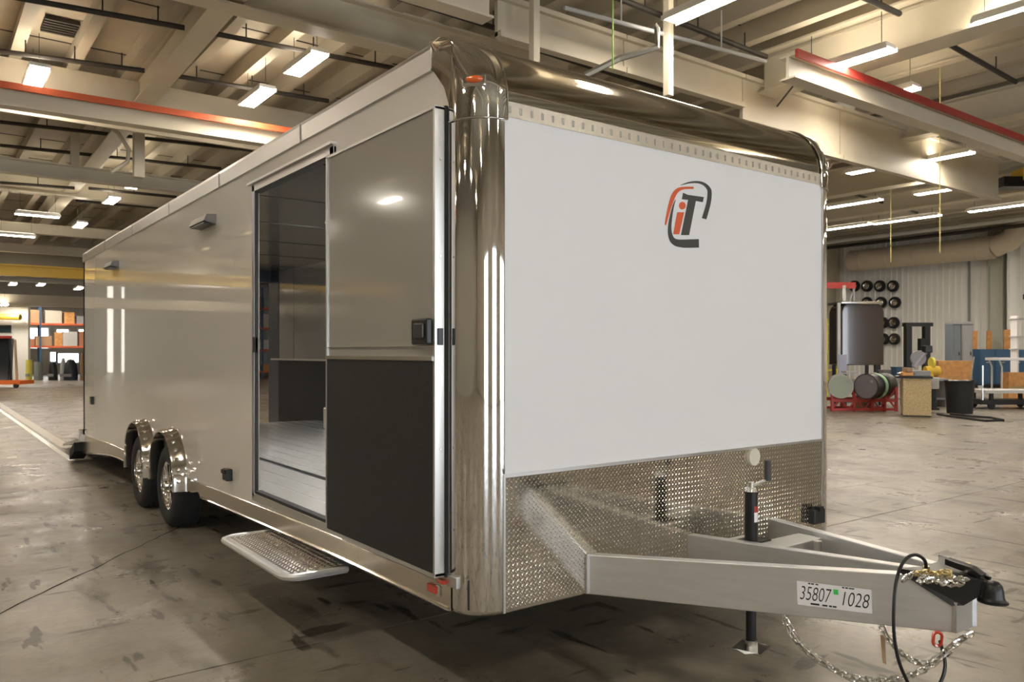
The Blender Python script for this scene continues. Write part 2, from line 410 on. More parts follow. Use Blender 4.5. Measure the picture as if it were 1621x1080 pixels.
# strip lights ---------------------------------------------------------------
def fixture_mesh():
    h = MB(); h.box((-.17, -.62, .03), (.17, .62, .10)); h.box((-.19, -.64, -.02), (-.165, .64, .05)); h.box((.165, -.64, -.02), (.19, .64, .05))
    d = MB(); d.box((-.16, -.6, -.015), (.16, .6, .028))
    w_ = [MB().cyl((0, q, .1), (0, q, .7), .006, 4) for q in (-.5, .5)]
    u = MB(); u.box((-.14, -.58, .10), (.14, .58, .106))  # added upward glow, not part of the fixture itself
    return h, d, w_, u
proto = None
LG = 'strip lights hung under the ceiling'
def fixture(p, label, group, sc=1.0, rz=0.0):
    global proto
    if proto is None:
        proto = thing('ceiling_light', label, 'ceiling light')
        h, d, w_, u = fixture_mesh(); h.build('housing', HOUS, proto); u.build('ceiling_glow', CEILGLOW, proto); d.build('diffuser', LIT, proto); [q.build('hanger_wire', PIPE, proto) for q in w_]; t = proto
    else: t = copy_tree(proto)
    t.location = p; t.rotation_euler = (0, 0, rz); t.scale = (1, sc, 1); tag(t, label, 'ceiling light', group)
    return t
vis = [  # px, py, z, length scale, rotation, label
 (57, 122, 6.9, 1.0, 0, 'bright strip light above the orange rail at the far left edge'),
 (483, 102, 6.9, 1.1, 0, 'long strip light left of the trailer roof corner, the higher of two'),
 (406, 155, 6.9, 1.1, 0, 'strip light left of the trailer roof, the lower of two near the corner'),
 (213, 293, 6.6, 1.0, 0, 'small distant light beside the trailer roof, the upper right of a pair'),
 (176, 318, 6.6, 1.0, 0, 'small distant light just below another beside the trailer roof'),
 (60, 341, 6.0, 1.0, PI/2, 'wide glowing light at left above another wide one'),
 (26, 373, 6.0, 1.0, PI/2, 'wide glowing light cut by the left edge of the picture'),
 (126, 357, 6.3, 1.0, 0, 'tiny distant light between the wide lights and the trailer rear'),
 (64, 451, 5.5, 1.2, 0, 'far light in the dark gap under the yellow crane, the middle one'),
 (20, 450, 5.5, 1.2, 0, 'far light in the dark gap under the yellow crane, leftmost'),
 (124, 457, 5.3, 1.2, 0, 'far light in the dark gap under the yellow crane, nearest the trailer'),
 (6, 483, 4.0, 1.0, 0, 'far low light at the left edge under the cream header'),
 (1120, 8, 6.9, 1.25, 0, 'strip light cut by the top edge above the trailer front'),
 (1338, 100, 6.7, 1.35, 0, 'large strip light right below the big cream girder'),
 (1403, 151, 6.9, 1.0, 0, 'light half hidden behind the red crane rail'),
 (1612, 18, 6.9, 1.0, 0, 'strip light in the top right corner'),
 (1490, 250, 6.6, 1.2, 0, 'light in front of the draft curtain at right'),
 (1373, 269, 6.4, .9, 0, 'small light under the draft curtain edge, near the trailer'),
 (1475, 304, 6.4, .8, 0, 'tiny light under the draft curtain edge, farther right'),
 (1341, 324, 6.9, 2.0, 0, 'long far light next to the trailer, upper of two'),
 (1432, 348, 6.9, 2.2, 0, 'long far light above the tan duct, in the middle'),
 (1328, 361, 6.9, 2.2, 0, 'long far light next to the trailer, lower of two'),
 (1588, 328, 6.9, 2.0, 0, 'far light above the tan duct near the right edge'),
]
vp = []
for px, py, z, sc, rz, lab in vis:
    p = at_z(px, py, z); vp.append(p); fixture(p, lab, LG, sc, rz)
cnt = 0
for ix in range(8):
    for iy in range(11):
        x = -18 + ix*8.0; y = -12 + iy*7.5
        d = Vector((x, y, 6.9))-CAM; dep = d.dot(FW); r = d.dot(RT)
        if dep > 1:
            px = 810.5+F*r/dep; py = HOR-F*d.z/dep
            if -60 < px < 1690 and py > -40: continue
        if min((Vector((x, y, 0))-Vector((q.x, q.y, 0))).length for q in vp) < 3: continue
        fixture((x, y, 6.9), 'strip light outside the view, lighting the hall', 'strip lights out of view', 1.2)
# ================================================================== THE TRAILER
XL, XR, YF, YB = 1.775, 4.365, 2.65, 12.0
T = thing('enclosed_trailer', 'long white enclosed car hauler trailer with polished trim and open side door', 'trailer', (3.07, 7.3, 0))
O = Vector(T.location)
STUFF = {'flange_slots', 'floor_ribs', 'flare_studs', 'tread_blocks', 'spokes', 'lug_nuts', 'coupler_bolts', 'stile_screws', 'fine_print', 'latch_pin'}
def part(mb, name, m, parent=None, smooth=False, angle=35, bevel=0, label=None):
    o = mb.build(name, m, parent or T, O, smooth, angle, bevel)
    if name in STUFF: o['kind'] = 'stuff'
    if label: o['label'] = label
    return o
def lerp(a, b, t): return a+(b-a)*t
def pw(y, pts):
    for (a, b) in zip(pts, pts[1:]):
        if y <= b[0]: return lerp(a[1], b[1], max(0, min(1, (y-a[0])/(b[0]-a[0]))))
    return pts[-1][1]
def sk_top(y): return pw(y, [(2.65, .535), (3.9, .53), (6.6, .475), (9.0, .455), (10.1, .45), (12, .40)])
def sk_bot(y): return pw(y, [(2.65, .43), (4, .425), (6.45, .365), (6.52, .40), (6.7, .37), (8.9, .33), (9.6, .335), (10.2, .31), (12, .15)])
WH = [7.30, 8.38]; AR = .42; AZ = .40
def arch(y, r=AR):
    z = -1
    for c in WH:
        if abs(y-c) < r: z = max(z, AZ+math.sqrt(max(0, r*r-(y-c)**2)))
    return z
ys = set([2.8, 12.0, 4.07, 5.15, 6.45, 6.52, 6.7, 8.9, 9.6, 10.2, 4.0, 5.19])
y = 2.8
while y < 12: ys.add(round(y, 3)); y += .35
for c in WH:
    for k in range(25):
        ys.add(round(c-AR*math.cos(PI*k/24), 4))
ys = sorted(ys)
DO0, DO1, DZ0, DZ1 = 4.0, 5.19, .585, 2.555     # door opening
def strips(mb, x, zb, zt, sx=0):
    for a, b in zip(ys, ys[1:]):
        ca = (a+b)/2
        za, zb_ = zb(a+1e-5), zb(b-1e-5); ta, tb = zt(a), zt(b)
        if za >= ta-1e-4 and zb_ >= tb-1e-4: continue
        za = min(za, ta); zb_ = min(zb_, tb)
        mb.add([(x, a, za), (x, b, zb_), (x, b, tb), (x, a, ta)], [(0, 1, 2, 3)])
ZR = 2.715
mb = MB()
for a, b in zip(ys, ys[1:]):
    m_ = (a+b)/2
    za = max(sk_top(a), arch(a+1e-5)); zb_ = max(sk_top(b), arch(b-1e-5))
    if DO0 <= m_ <= DO1:
        mb.add([(XL, a, za), (XL, b, zb_), (XL, b, DZ0), (XL, a, DZ0)], [(0, 1, 2, 3)])
        mb.add([(XL, a, DZ1), (XL, b, DZ1), (XL, b, ZR), (XL, a, ZR)], [(0, 1, 2, 3)])
    else: mb.add([(XL, a, za), (XL, b, zb_), (XL, b, ZR), (XL, a, ZR)], [(0, 1, 2, 3)])
sw = part(mb, 'side_skin', SIDE)
# satin skirt band
mb = MB(); bands = []
for a, b in zip(ys, ys[1:]):
    za = max(sk_bot(a), arch(a+1e-5)); zb_ = max(sk_bot(b), arch(b-1e-5)); ta, tb = sk_top(a), sk_top(b)
    if za >= ta and zb_ >= tb:
        if mb.v: bands.append(mb); mb = MB()
        continue
    za = min(za, ta); zb_ = min(zb_, tb)
    X = XL-.008
    mb.add([(X, a, za), (X, b, zb_), (X, b, tb), (X, a, ta), (XL+.03, a, za), (XL+.03, b, zb_), (XL+.001, b, tb), (XL+.001, a, ta)], [(0, 1, 2, 3), (0, 4, 5, 1), (2, 6, 7, 3)])
bands.append(mb); skirts = [part(m_, 'skirt_band', SKIRT) for m_ in bands if m_.v]; skirt = skirts[0]
mb = MB()
for seg in ((2.82, 6.44), (9.0, 11.98)):
    n = 14; top = [Vector((XL-.011, lerp(*seg, i/n), sk_top(lerp(*seg, i/n)))) for i in range(n+1)]
    bot = [Vector((XL-.011, lerp(*seg, i/n), sk_bot(lerp(*seg, i/n))+.004)) for i in range(n+1)]
    part(MB().tube(top, .006, 6), 'skirt_bead', CHROMEB, skirt if seg[0] < 5 else skirts[-1]); part(MB().tube(bot, .007, 6), 'skirt_bead', CHROMEB, skirt if seg[0] < 5 else skirts[-1])
# right side wall, underside, roof, rear
mb = MB(); mb.box((XR-.012, 2.8, .50), (XR, YB, ZR)); part(mb, 'side_skin', SIDE)
mb = MB(); mb.box((XR-.01, 2.8, .40), (XR+.005, YB, .50)); part(mb, 'skirt_band', SKIRT)
mb = MB(); mb.box((XL+.33, YF+.06, .45), (XR-.05, 9.3, .57)); mb.add([(XL+.05, 9.3, .42), (XR-.05, 9.3, .42), (XR-.05, YB, .20), (XL+.05, YB, .20), (XL+.05, 9.3, .57), (XR-.05, 9.3, .57), (XR-.05, YB, .36), (XL+.05, YB, .36)], [(0, 1, 2, 3), (4, 5, 6, 7), (0, 1, 5, 4), (2, 3, 7, 6), (0, 3, 7, 4), (1, 2, 6, 5)])
mb.box((XL+.02, YF+.06, .45), (XL+.34, 6.7, .57))
part(mb, 'underframe', BLACK)
mb = MB(); mb.box((XL+.01, 2.96, 2.80), (XR-.01, YB, 2.835)); part(mb, 'roof_skin', WHITE)
# roof rails
for sx, X in ((1, XL), (-1, XR)):
    mb = MB(); prof = [(0, 2.705), (-.012, 2.71), (-.014, 2.80), (-.006, 2.822), (.03, 2.832), (.06, 2.83), (.06, 2.71), (.02, 2.705)]
    rows = [[Vector((X+sx*u, yy, v)) for u, v in prof] for yy in (2.955, 5, 7, 9, 11, YB)]
    mb.grid(rows, True); n = len(prof); N = len(mb.v); mb.f.append(tuple(range(n))); mb.f.append(tuple(range(N-n, N)))
    rl = part(mb, 'roof_rail', ALU)
    if sx == 1:
        for yy in (4.4, 5.95, 7.4, 8.9, 10.4):
            part(MB().box((X-.0165, yy, 2.705), (X-.0145, yy+.012, 2.81)), 'rail_joint', GREY, rl)
# front: white panel, flange strip, cove, tread plate
mb = MB(); mb.box((1.925, YF, .985), (4.215, YF+.012, 2.475)); fp = part(mb, 'front_skin', mat('white front skin', (.82, .82, .825), .5))
mb = MB(); mb.box((1.92, YF-.004, 2.470), (4.22, YF+.01, 2.535)); fs = part(mb, 'flange_strip', mat('satin flange', (.70, .67, .60), .25, .9))
mb = MB()
for i in range(40):
    x = 1.95+i*.0575; mb.box((x, YF-.0055, 2.487), (x+.012, YF-.0035, 2.515))
part(mb, 'flange_slots', mat('shadow grey', (.40, .38, .34), .4, .8), fs)
def yf(z):
    s = max(0, min(1, (z-2.535)/.305)); return YF + .30*(1-math.sqrt(max(0, 1-s*s)))
def arcp(n=16): return [(YF+.30*(1-math.cos(a)), 2.535+.305*math.sin(a)) for a in [PI/2*i/n for i in range(n+1)]]
mb = MB(); A = arcp()
mb.grid([[Vector((x, yy-.001, zz)) for yy, zz in A] + [Vector((x, 3.02, 2.84))] for x in (1.93, 4.21)])
part(mb, 'roof_cove', mat('smoked polished cove', (.60, .56, .48), .06, 1.0), smooth=True)
mb = MB(); mb.box((1.925, YF-.003, .43), (4.225, YF+.01, .998)); tp = part(mb, 'tread_plate', ALUP)
def lugs(rect, to3, nrm, pitch=.0235, ln=.0095, wd=.0032, h=.0016, skip=None):
    u0, v0, u1, v1 = rect; vs = []; fs = []; nrm = Vector(nrm); j = 0; v = v0+pitch*.5
    while v < v1-pitch*.3:
        u = u0+pitch*.5 + (pitch*.5 if j % 2 else 0); i = 0
        while u < u1-pitch*.3:
            if not (skip and skip(u, v)):
                s = 1 if (j % 2) else -1
                ax = (math.cos(s*PI/4), math.sin(s*PI/4)); bx = (-ax[1], ax[0]); o = len(vs)
                for a, b, k in ((-ln, 0, 0), (0, -wd, 0), (ln, 0, 0), (0, wd, 0), (-ln*.4, 0, 1), (ln*.4, 0, 1)):
                    q = to3(u+ax[0]*a+bx[0]*b, v+ax[1]*a+bx[1]*b); vs.append(Vector(q)+nrm*h*k)
                fs += [tuple(o+t_ for t_ in f) for f in ((0, 1, 4), (1, 5, 4), (1, 2, 5), (2, 3, 5), (3, 4, 5), (3, 0, 4))]
            u += pitch; i += 1
        v += pitch*.5; j += 1
    m = MB(); m.v = vs; m.f = fs; return m
lg = lugs((1.93, .435, 4.215, .985), lambda u, v: (u, YF-.003, v), (0, -1, 0))
o = part(lg, 'tread_lugs', ALUD, tp); o['kind'] = 'stuff'
mb = MB(); mb.box((1.93, YF-.008, .985), (4.21, YF, .999)); mb.box((1.922, YF-.008, .43), (1.932, YF, .999)); mb.box((4.208, YF-.006, .43), (4.22, YF, 2.47)); part(mb, 'plate_edging', ALU, tp)
# vertical polished corners
for sx, X in ((1, XL), (-1, XR)):
    mb = MB(); rows = []
    for zz, sh in ((.425, .012), (.43, .004), (.445, 0), (1.1, 0), (1.8, 0), (2.48, 0)):
        r = .15; row = [Vector((X+sx*(sh-.004), 2.815, zz))]
        for k in range(17):
            a = PI/2*k/16
            row.append(Vector((X+sx*(r-(r+.004-sh)*math.cos(a)), YF+r-(r+.004-sh)*math.sin(a), zz)))
        row.append(Vector((X+sx*(r+.006), YF-.004+sh, zz))); rows.append(row)
    mb.grid(rows); part(mb, 'corner_post', CHROME, smooth=True, angle=60)
    # cast corner cap
    mb = MB(); rows = []
    N = 22
    for i in range(N+1):
        zz = 2.455 + (2.842-2.455)*math.sin(PI/2*i/N)
        s = max(0, (zz-2.535)/.305); y0 = yf(min(zz, 2.8399))-.008; ry = max(.02, 2.80-y0); rx = lerp(.155, .10, s**2)
        back = max(y0+ry+.01, pw(zz, [(2.455, 2.80), (2.52, 2.81), (2.61, 2.85), (2.72, 2.955), (2.85, 2.975)]))
        row = [Vector((X-sx*.010, back, zz)), Vector((X-sx*.010, y0+ry, zz))]
        for k in range(1, 13):
            a = PI/2*k/12
            row.append(Vector((X-sx*.010+sx*(rx-rx*math.cos(a)), y0+ry-ry*math.sin(a), zz)))
        row.append(Vector((X+sx*.165, y0, zz))); rows.append(row)
    top = [Vector((p.x, max(p.y, 2.96), 2.8425)) for p in rows[-1]]; rows.append(top)
    rows.append([Vector((X+sx*.1, 3.03, 2.8425))]*len(top))
    mb.grid(rows); cc = part(mb, 'corner_cap', CHROME, smooth=True, angle=50)
    bez = MB(); edge = [rows[i][-1]+Vector((0, -.002, 0)) for i in range(N+1)]; bez.tube(edge, .005, 6); bot = [p+Vector((0, 0, 0)) for p in rows[0]]; bez.tube(bot, .004, 6)
    part(bez, 'cap_rim', CHROMEB, cc)
    # amber marker lamp on the cap
    ln_ = MB(); c = Vector((X+sx*.035, YF+.038, 2.605)); nv = Vector((-sx*.72, -.69, .05)).normalized(); tv = nv.cross(UP).normalized(); uv = tv.cross(nv)
    M4 = Matrix(((tv.x, uv.x, nv.x, c.x), (tv.y, uv.y, nv.y, c.y), (tv.z, uv.z, nv.z, c.z), (0, 0, 0, 1)))
    b_ = MB().box((-.048, -.020, -.01), (.048, .020, .010), M4); bz = part(b_, 'marker_bezel', CHROMEB, cc, bevel=.004)
    ln_.lathe([(.0, .022), (.012, .020), (.018, .016), (.022, .008)], (0, 0, 0), (0, 0, 1), 16)
    ln_.v = [M4 @ Vector((v_.x*1.7, v_.y*.75, v_.z)) for v_ in ln_.v]
    part(ln_, 'marker_lens', AMBER, cc, smooth=True)
# rear frame
mb = MB(); AN = mat('anthracite frame', (.04, .05, .075), .3, .3); mb.box((XL, YB-.1, 2.56), (XR, YB, 2.80)); part(mb, 'rear_header', AN); part(MB().box((XL, YB-.09, .36), (XL+.09, YB, 2.8)), 'rear_post', AN); part(MB().box((XR-.072, YB-.42, .36), (XR, YB, 2.8)), 'rear_post', AN)
# interior
mb = MB(); mb.box((XR-.065, YF+.35, 1.40), (XR-.02, YB-.1, 2.72)); iw = part(mb, 'inner_wall', TAUPE)
mb = MB(); mb.box((XR-.07, YF+.3, .40), (XR-.02, YB-.1, 1.385)); part(mb, 'inner_lining', CARPET)
mb = MB(); mb.box((XR-.078, YF+.3, 1.385), (XR-.05, YB-.1, 1.41)); part(mb, 'inner_trim', ALU)
mb = MB()
for i in range(4): mb.box((XR-.067, 4.4+i*2.2, 1.41), (XR-.064, 4.41+i*2.2, 2.72))
part(mb, 'wall_seam', BLACK, iw)
mb = MB(); mb.box((XL+.2, YF+.03, .6), (XR-.2, YF+.07, 2.45)); part(mb, 'inner_front_wall', TAUPE)
mb = MB(); mb.box((XL+.02, YF+.33, 2.70), (XR-.02, YB-.1, 2.74)); ic = part(mb, 'inner_ceiling', CEILB)
mb = MB()
for i in range(7): mb.box((XL+.05, 3.6+i*1.22, 2.697), (XR-.08, 3.62+i*1.22, 2.70))
part(mb, 'ceiling_seam', BLACK, ic)
mb = MB(); mb.box((XL+.02, YF+.2, .645-.08), (XR-.05, 10.2, .59)); mb.add([(XL+.02, 10.2, .57), (XR-.05, 10.2, .57), (XR-.05, YB, .38), (XL+.02, YB, .38), (XL+.02, 10.2, .59), (XR-.05, 10.2, .59), (XR-.05, YB, .40), (XL+.02, YB, .40)], [(0, 1, 2, 3), (4, 5, 6, 7), (0, 1, 5, 4), (2, 3, 7, 6), (0, 3, 7, 4), (1, 2, 6, 5)])
tf = part(mb, 'inner_floor', FLOORM)
mb = MB()
for i in range(14): mb.box((XL+.2+i*.165, YF+.1, .59), (XL+.203+i*.165, 10.2, .5915))
part(mb, 'floor_ribs', GREY, tf)
part(MB().box((2.32, YF+.1, .59), (2.36, 10.2, .597)), 'floor_track', BLACK, tf)
mb = MB(); mb.box((3.85, 6.75, .59), (XR-.08, 8.95, .86)); part(mb, 'wheel_box', FLOORM, bevel=.03)
mb = MB(); mb.box((XL+.04, 6.75, .59), (2.25, 8.95, .86)); part(mb, 'wheel_box', FLOORM, bevel=.03)
for aa, bb in (((XL+.013, YF+.33, .60), (XL+.03, DO0-.03, 2.70)), ((XL+.013, DO1+.03, .60), (XL+.03, YB-.1, 2.70)), ((XL+.013, DO0-.03, DZ1+.02), (XL+.03, DO1+.03, 2.70))): part(MB().box(aa, bb), 'inner_wall', TAUPE)
CABGLOW = mat('added cabin glow', (1, 1, 1), .5, emis=(1, .97, .92), es=80)
for yy in (4.2, 6.6):  # unseen glowing panels added to brighten the trailer interior
    dl = part(MB().box((3.0, yy-.32, 2.685), (3.2, yy+.32, 2.70)), 'cabin_fill', LGREY); part(MB().box((3.015, yy-.3, 2.678), (3.185, yy+.3, 2.686)), 'fill_panel', CABGLOW, dl)
# ramp door lowered behind the trailer
mb = MB(); mb.add([(XL+.05, YB+.02, .30), (XR-.05, YB+.02, .30), (XR-.05, 14.3, .03), (XL+.05, 14.3, .03), (XL+.05, YB+.02, .38), (XR-.05, YB+.02, .38), (XR-.05, 14.3, .06), (XL+.05, 14.3, .06)], [(0, 1, 2, 3), (4, 5, 6, 7), (0, 1, 5, 4), (2, 3, 7, 6), (0, 3, 7, 4), (1, 2, 6, 5)])
part(mb, 'ramp_door', ALU)
mb = MB(); mb.box((XL-.05, YB-.02, .30), (XL+.05, YB+.08, .47)); rb = part(mb, 'ramp_hinge', CHROMEB, bevel=.01)
mb = MB(); mb.prism([(XL-.10, YB+.1, .17), (XL-.10, YB+.5, .02), (XL-.10, YB+.5, .14), (XL-.10, YB+.1, .29)], (.18, 0, 0)); part(mb, 'ramp_bumper', BLKR)

# door frame of the opening
DF = mat('grey blue anodised frame', (.45, .47, .52), .3, .8)
mb = MB(); X = XL-.014
mb.box((X, DO1, DZ0-.03), (XL+.012, DO1+.05, DZ1+.04)); fr = part(mb, 'door_frame', DF, bevel=.003); part(MB().box((X, DO0-.05, DZ0-.03), (XL+.012, DO0, DZ1+.04)), 'door_jamb', DF, fr, bevel=.003)
mb = MB(); mb.box((X, DO0-.05, DZ1), (XL+.05, DO1+.05, DZ1+.045)); mb.box((X-.02, DO0-.06, DZ1+.045), (XL, DO1+.09, DZ1+.06)); part(mb, 'frame_head', ALU, fr)
mb = MB(); mb.box((X, DO0-1.25, DZ0-.055), (XL+.05, DO1+.05, DZ0-.005)); part(mb, 'sill', ALU, fr, bevel=.004)
mb = MB(); mb.box((XL-.012, DO1-.02, DZ0), (XL+.006, DO1, DZ1)); mb.box((XL-.012, DO0, DZ0-.006), (XL+.03, DO1, DZ0+.012)); mb.box((XL-.012, DO0, DZ1-.012), (XL+.03, DO1, DZ1)); part(mb, 'gasket', BLKR, fr)
mb = MB(); mb.box((XL-.02, DO1-.02, 1.50), (XL-.0, DO1+.015, 1.60)); part(mb, 'latch_striker', BLACK, fr)
# the door itself, swung fully open flat against the side
D0, D1, DX0, DX1 = 2.83, 3.925, XL-.066, XL-.018; z0, z1 = .57, 2.52
dm = MB().box((DX0+.004, D0+.01, z0+.01), (DX1, D1-.004, z1-.005)); dr = part(dm, 'entry_door', TAUPE)
dr['label'] = 'entry door swung open with glossy grey upper and black lower lining'
mb = MB(); e = .012
mb.box((DX0-.002, D0, z0), (DX1+.002, D0+.016, z1)); part(mb, 'closing_stile', ALU, dr, bevel=.003)
mb = MB(); mb.box((DX0-.003, D1-.014, z0), (DX1, D1, z1)); mb.box((DX0-.003, D0, z1-.012), (DX1, D1, z1)); mb.box((DX0-.003, D0, z0), (DX1, D1, z0+.014)); part(mb, 'edge_trim', ALU, dr)
mb = MB(); mb.box((DX0-.001, D0+.016, z0+.014), (DX0+.004, D1-.014, 1.465)); part(mb, 'carpet_panel', CARPET, dr)
mb = MB(); mb.box((DX0-.006, D0+.016, 1.465), (DX0+.004, D1-.014, 1.483)); mb.box((DX0-.003, D0+.016, 1.523), (DX0+.004, D1-.014, 1.527)); part(mb, 'chrome_strip', CHROMEB, dr)
mb = MB(); mb.box((DX1-.002, D0-.006, z0-.004), (DX1+.012, D0+.03, z1+.005)); part(mb, 'door_gasket', BLKR, dr)
hz = 1.592
mb = MB(); mb.box((DX0-.03, D0+.016, hz-.06), (DX0-.001, D0+.15, hz+.05)); hd = part(mb, 'inside_latch', BLACK, dr, bevel=.008)
mb = MB(); mb.box((DX0-.042, D0+.035, hz-.035), (DX0-.028, D0+.11, hz+.03)); part(mb, 'latch_paddle', mat('dark grey plastic', (.04, .04, .04), .3), dr, bevel=.006)
mb = MB(); mb.box((DX0+.012, D0-.008, 1.53), (DX1-.012, D0+.001, 1.60)); part(mb, 'latch_bolt', BLACK, dr, bevel=.002)
mb = MB()
for zz in (.75, 1.1, 1.9, 2.3): mb.cyl((DX0+.025, D0-.003, zz), (DX0+.025, D0+.001, zz), .005, 8)
part(mb, 'stile_screws', GALV, dr)
mb = MB(); mb.box((XL-.03, D0, z0-.035), (XL-.005, D0+.045, z0-.018)); part(mb, 'door_reflector', REDL)
mb = MB(); mb.box((XL-.022, 2.90, .475), (XL-.008, 2.975, .51)); sm = part(mb, 'side_marker', REDL, bevel=.005)
part(MB().box((XL-.016, 2.878, .470), (XL-.010, 2.905, .515)), 'marker_base', CHROMEB, sm)
# side fittings
def sbox(px, py, w_, h_, dp, name, m, label=None):
    c = at_x(px, py, XL); mb = MB(); mb.box((XL-dp, c.y-w_/2, c.z-h_/2), (XL+.0, c.y+w_/2, c.z+h_/2)); o = part(mb, name, m, bevel=.008, label=label); return c, o
c, o = sbox(365, 751, .10, .085, .045, 'power_inlet', BLACK, 'black square power inlet low on the side')
part(MB().box((XL-.055, c.y-.04, c.z+.01), (XL-.03, c.y+.045, c.z+.035)), 'inlet_flap', BLKR, o)
c, o = sbox(147, 634, .12, .10, .03, 'cable_inlet', BLACK)
for px, py, ln_ in ((330, 353, .40), (183, 421, .40)):
    c = at_x(px, py, XL); mb = MB()
    mb.prism([(XL, c.y-ln_/2, c.z+.04), (XL-.07, c.y-ln_/2, c.z+.035), (XL-.09, c.y-ln_/2, c.z-.015), (XL, c.y-ln_/2, c.z-.035)], (0, ln_, 0))
    o = part(mb, 'porch_light', mat('dark grey lamp body', (.16, .15, .14), .35, .5)); part(MB().box((XL-.085, c.y-ln_/2+.02, c.z-.033), (XL-.01, c.y+ln_/2-.02, c.z-.022)), 'porch_lens', BLACK, o)
# fender flares
for c in WH:
    mb = MB(); rows = []
    zb0 = math.asin(max(-1, min(1, (sk_bot(c)-AZ)/AR)))
    n = 28
    for i in range(n+1):
        a = zb0 + (PI-2*zb0)*i/n; cy, cz = math.cos(a), math.sin(a); row = []
        for rr, xx in ((AR+.035, .0), (AR+.035, -.012), (AR+.022, -.03), (AR+.012, -.10), (AR+.004, -.115), (AR-.006, -.112), (AR-.008, -.02), (AR-.008, .02)):
            row.append(Vector((XL+xx, c+rr*cy, AZ+rr*cz)))
        rows.append(row)
    mb.grid(rows, True); N = len(mb.v); mb.f.append(tuple(range(8))); mb.f.append(tuple(range(N-8, N)))
    ff = part(mb, 'fender_flare', CHROMEB, smooth=True, angle=40)
    lgm = MB()
    for i in range(15):
        a = PI*(i+.5)/15+.0
        p = Vector((XL-.065, c+(AR+.018)*math.cos(a), AZ+(AR+.018)*math.sin(a))); q = Vector((0, math.cos(a), math.sin(a)))
        lgm.cyl(p-q*.004, p+q*.006, .022, 8, .010)
    part(lgm, 'flare_studs', ALUD, ff)
    # dark wheel well liner
    mb = MB(); rows = [[Vector((xx, c+(AR-.004)*math.cos(PI*i/20), AZ-.05+(AR-.004)*math.sin(PI*i/20))) for xx in (XL+.013, XL+.32)] for i in range(21)]
    mb.grid(rows); mb.box((XL+.32, c-AR-.12, .3), (XL+.335, c+AR+.12, .85)); part(mb, 'wheel_well', BLACK)
# wheels
def wheel(cx, cy, side):
    r = .352; wd = .215; Xo = cx
    t_ = MB(); s = side
    prof = [(.205, .0), (.215, -.006), (.25, -.014), (.30, -.012), (.335, .004), (.352, .03), (.353, .07), (.353, .15), (.350, .19), (.33, .21), (.25, .222), (.2, .215)]
    t_.lathe([(q, h*s) for q, h in prof], (Xo, cy, r), (1, 0, 0), 40)
    tire = part(t_, 'wheel', BLKR, smooth=True, angle=40)
    g = MB()
    for i in range(60):
        a = 2*PI*i/60
        for hh in (.03, .10, .16):
            cpos = Vector((Xo+s*hh, cy+.353*math.cos(a+hh*2), r+.353*math.sin(a+hh*2)))
            if cpos.z < .01: continue
            M4 = Matrix.Translation(cpos) @ Matrix.Rotation(a+hh*2, 4, 'X')
            g.box((0, -.004, -.011), (s*.045, .004, .011), M4)
    part(g, 'tread_blocks', BLKR, tire)
    rm = MB(); prof = [(.208, -.002), (.214, .004), (.205, .012), (.195, .03), (.188, .08), (.186, .14)]
    rm.lathe([(q, h*s) for q, h in prof], (Xo, cy, r), (1, 0, 0), 40); part(rm, 'rim', CHROMEB, tire, smooth=True, angle=50)
    sp = MB(); ns = 6
    for i in range(ns):
        for da in (-.17, .17):
            a = 2*PI*i/ns+da; ca, sa = math.cos(a), math.sin(a); tx = Vector((0, -sa, ca)); rd = Vector((0, ca, sa))
            C0 = Vector((Xo, cy, r)); p0_ = C0+rd*.055; p1_ = C0+rd*.196
            w0, w1 = .016, .013
            vs = [p0_-tx*w0+Vector((s*.018, 0, 0)), p0_+tx*w0+Vector((s*.018, 0, 0)), p1_+tx*w1+Vector((s*.006, 0, 0)), p1_-tx*w1+Vector((s*.006, 0, 0))]
            vs += [v_+Vector((s*.03, 0, 0)) for v_ in vs]
            sp.add(vs, [(0, 1, 2, 3), (4, 5, 6, 7), (0, 1, 5, 4), (1, 2, 6, 5), (2, 3, 7, 6), (3, 0, 4, 7)])
    part(sp, 'spokes', CHROMEB, tire)
    hb_ = MB(); hb_.lathe([(0, -.032), (.02, -.03), (.035, -.02), (.04, 0), (.07, .012), (.075, .05)], (Xo, cy, r), (s, 0, 0), 24); part(hb_, 'hub_cap', CHROME, tire, smooth=True)
    ln_ = MB()
    for i in range(6):
        a = 2*PI*i/6+.26; p = Vector((Xo+s*.018, cy+.056*math.cos(a), r+.056*math.sin(a))); ln_.cyl(p+Vector((-s*.02, 0, 0)), p, .009, 6)
    part(ln_, 'lug_nuts', GALV, tire)
    bk = MB(); bk.lathe([(0.0, .10), (.187, .10)], (Xo, cy, r), (s, 0, 0), 24); part(bk, 'brake_drum', BLACK, tire)
for c in WH:
    wheel(XL-.055, c, 1); wheel(XR+.055, c, -1)
    ax = MB(); ax.cyl((XL+.1, c, .352), (XR-.1, c, .352), .045, 12); part(ax, 'axle', BLACK)
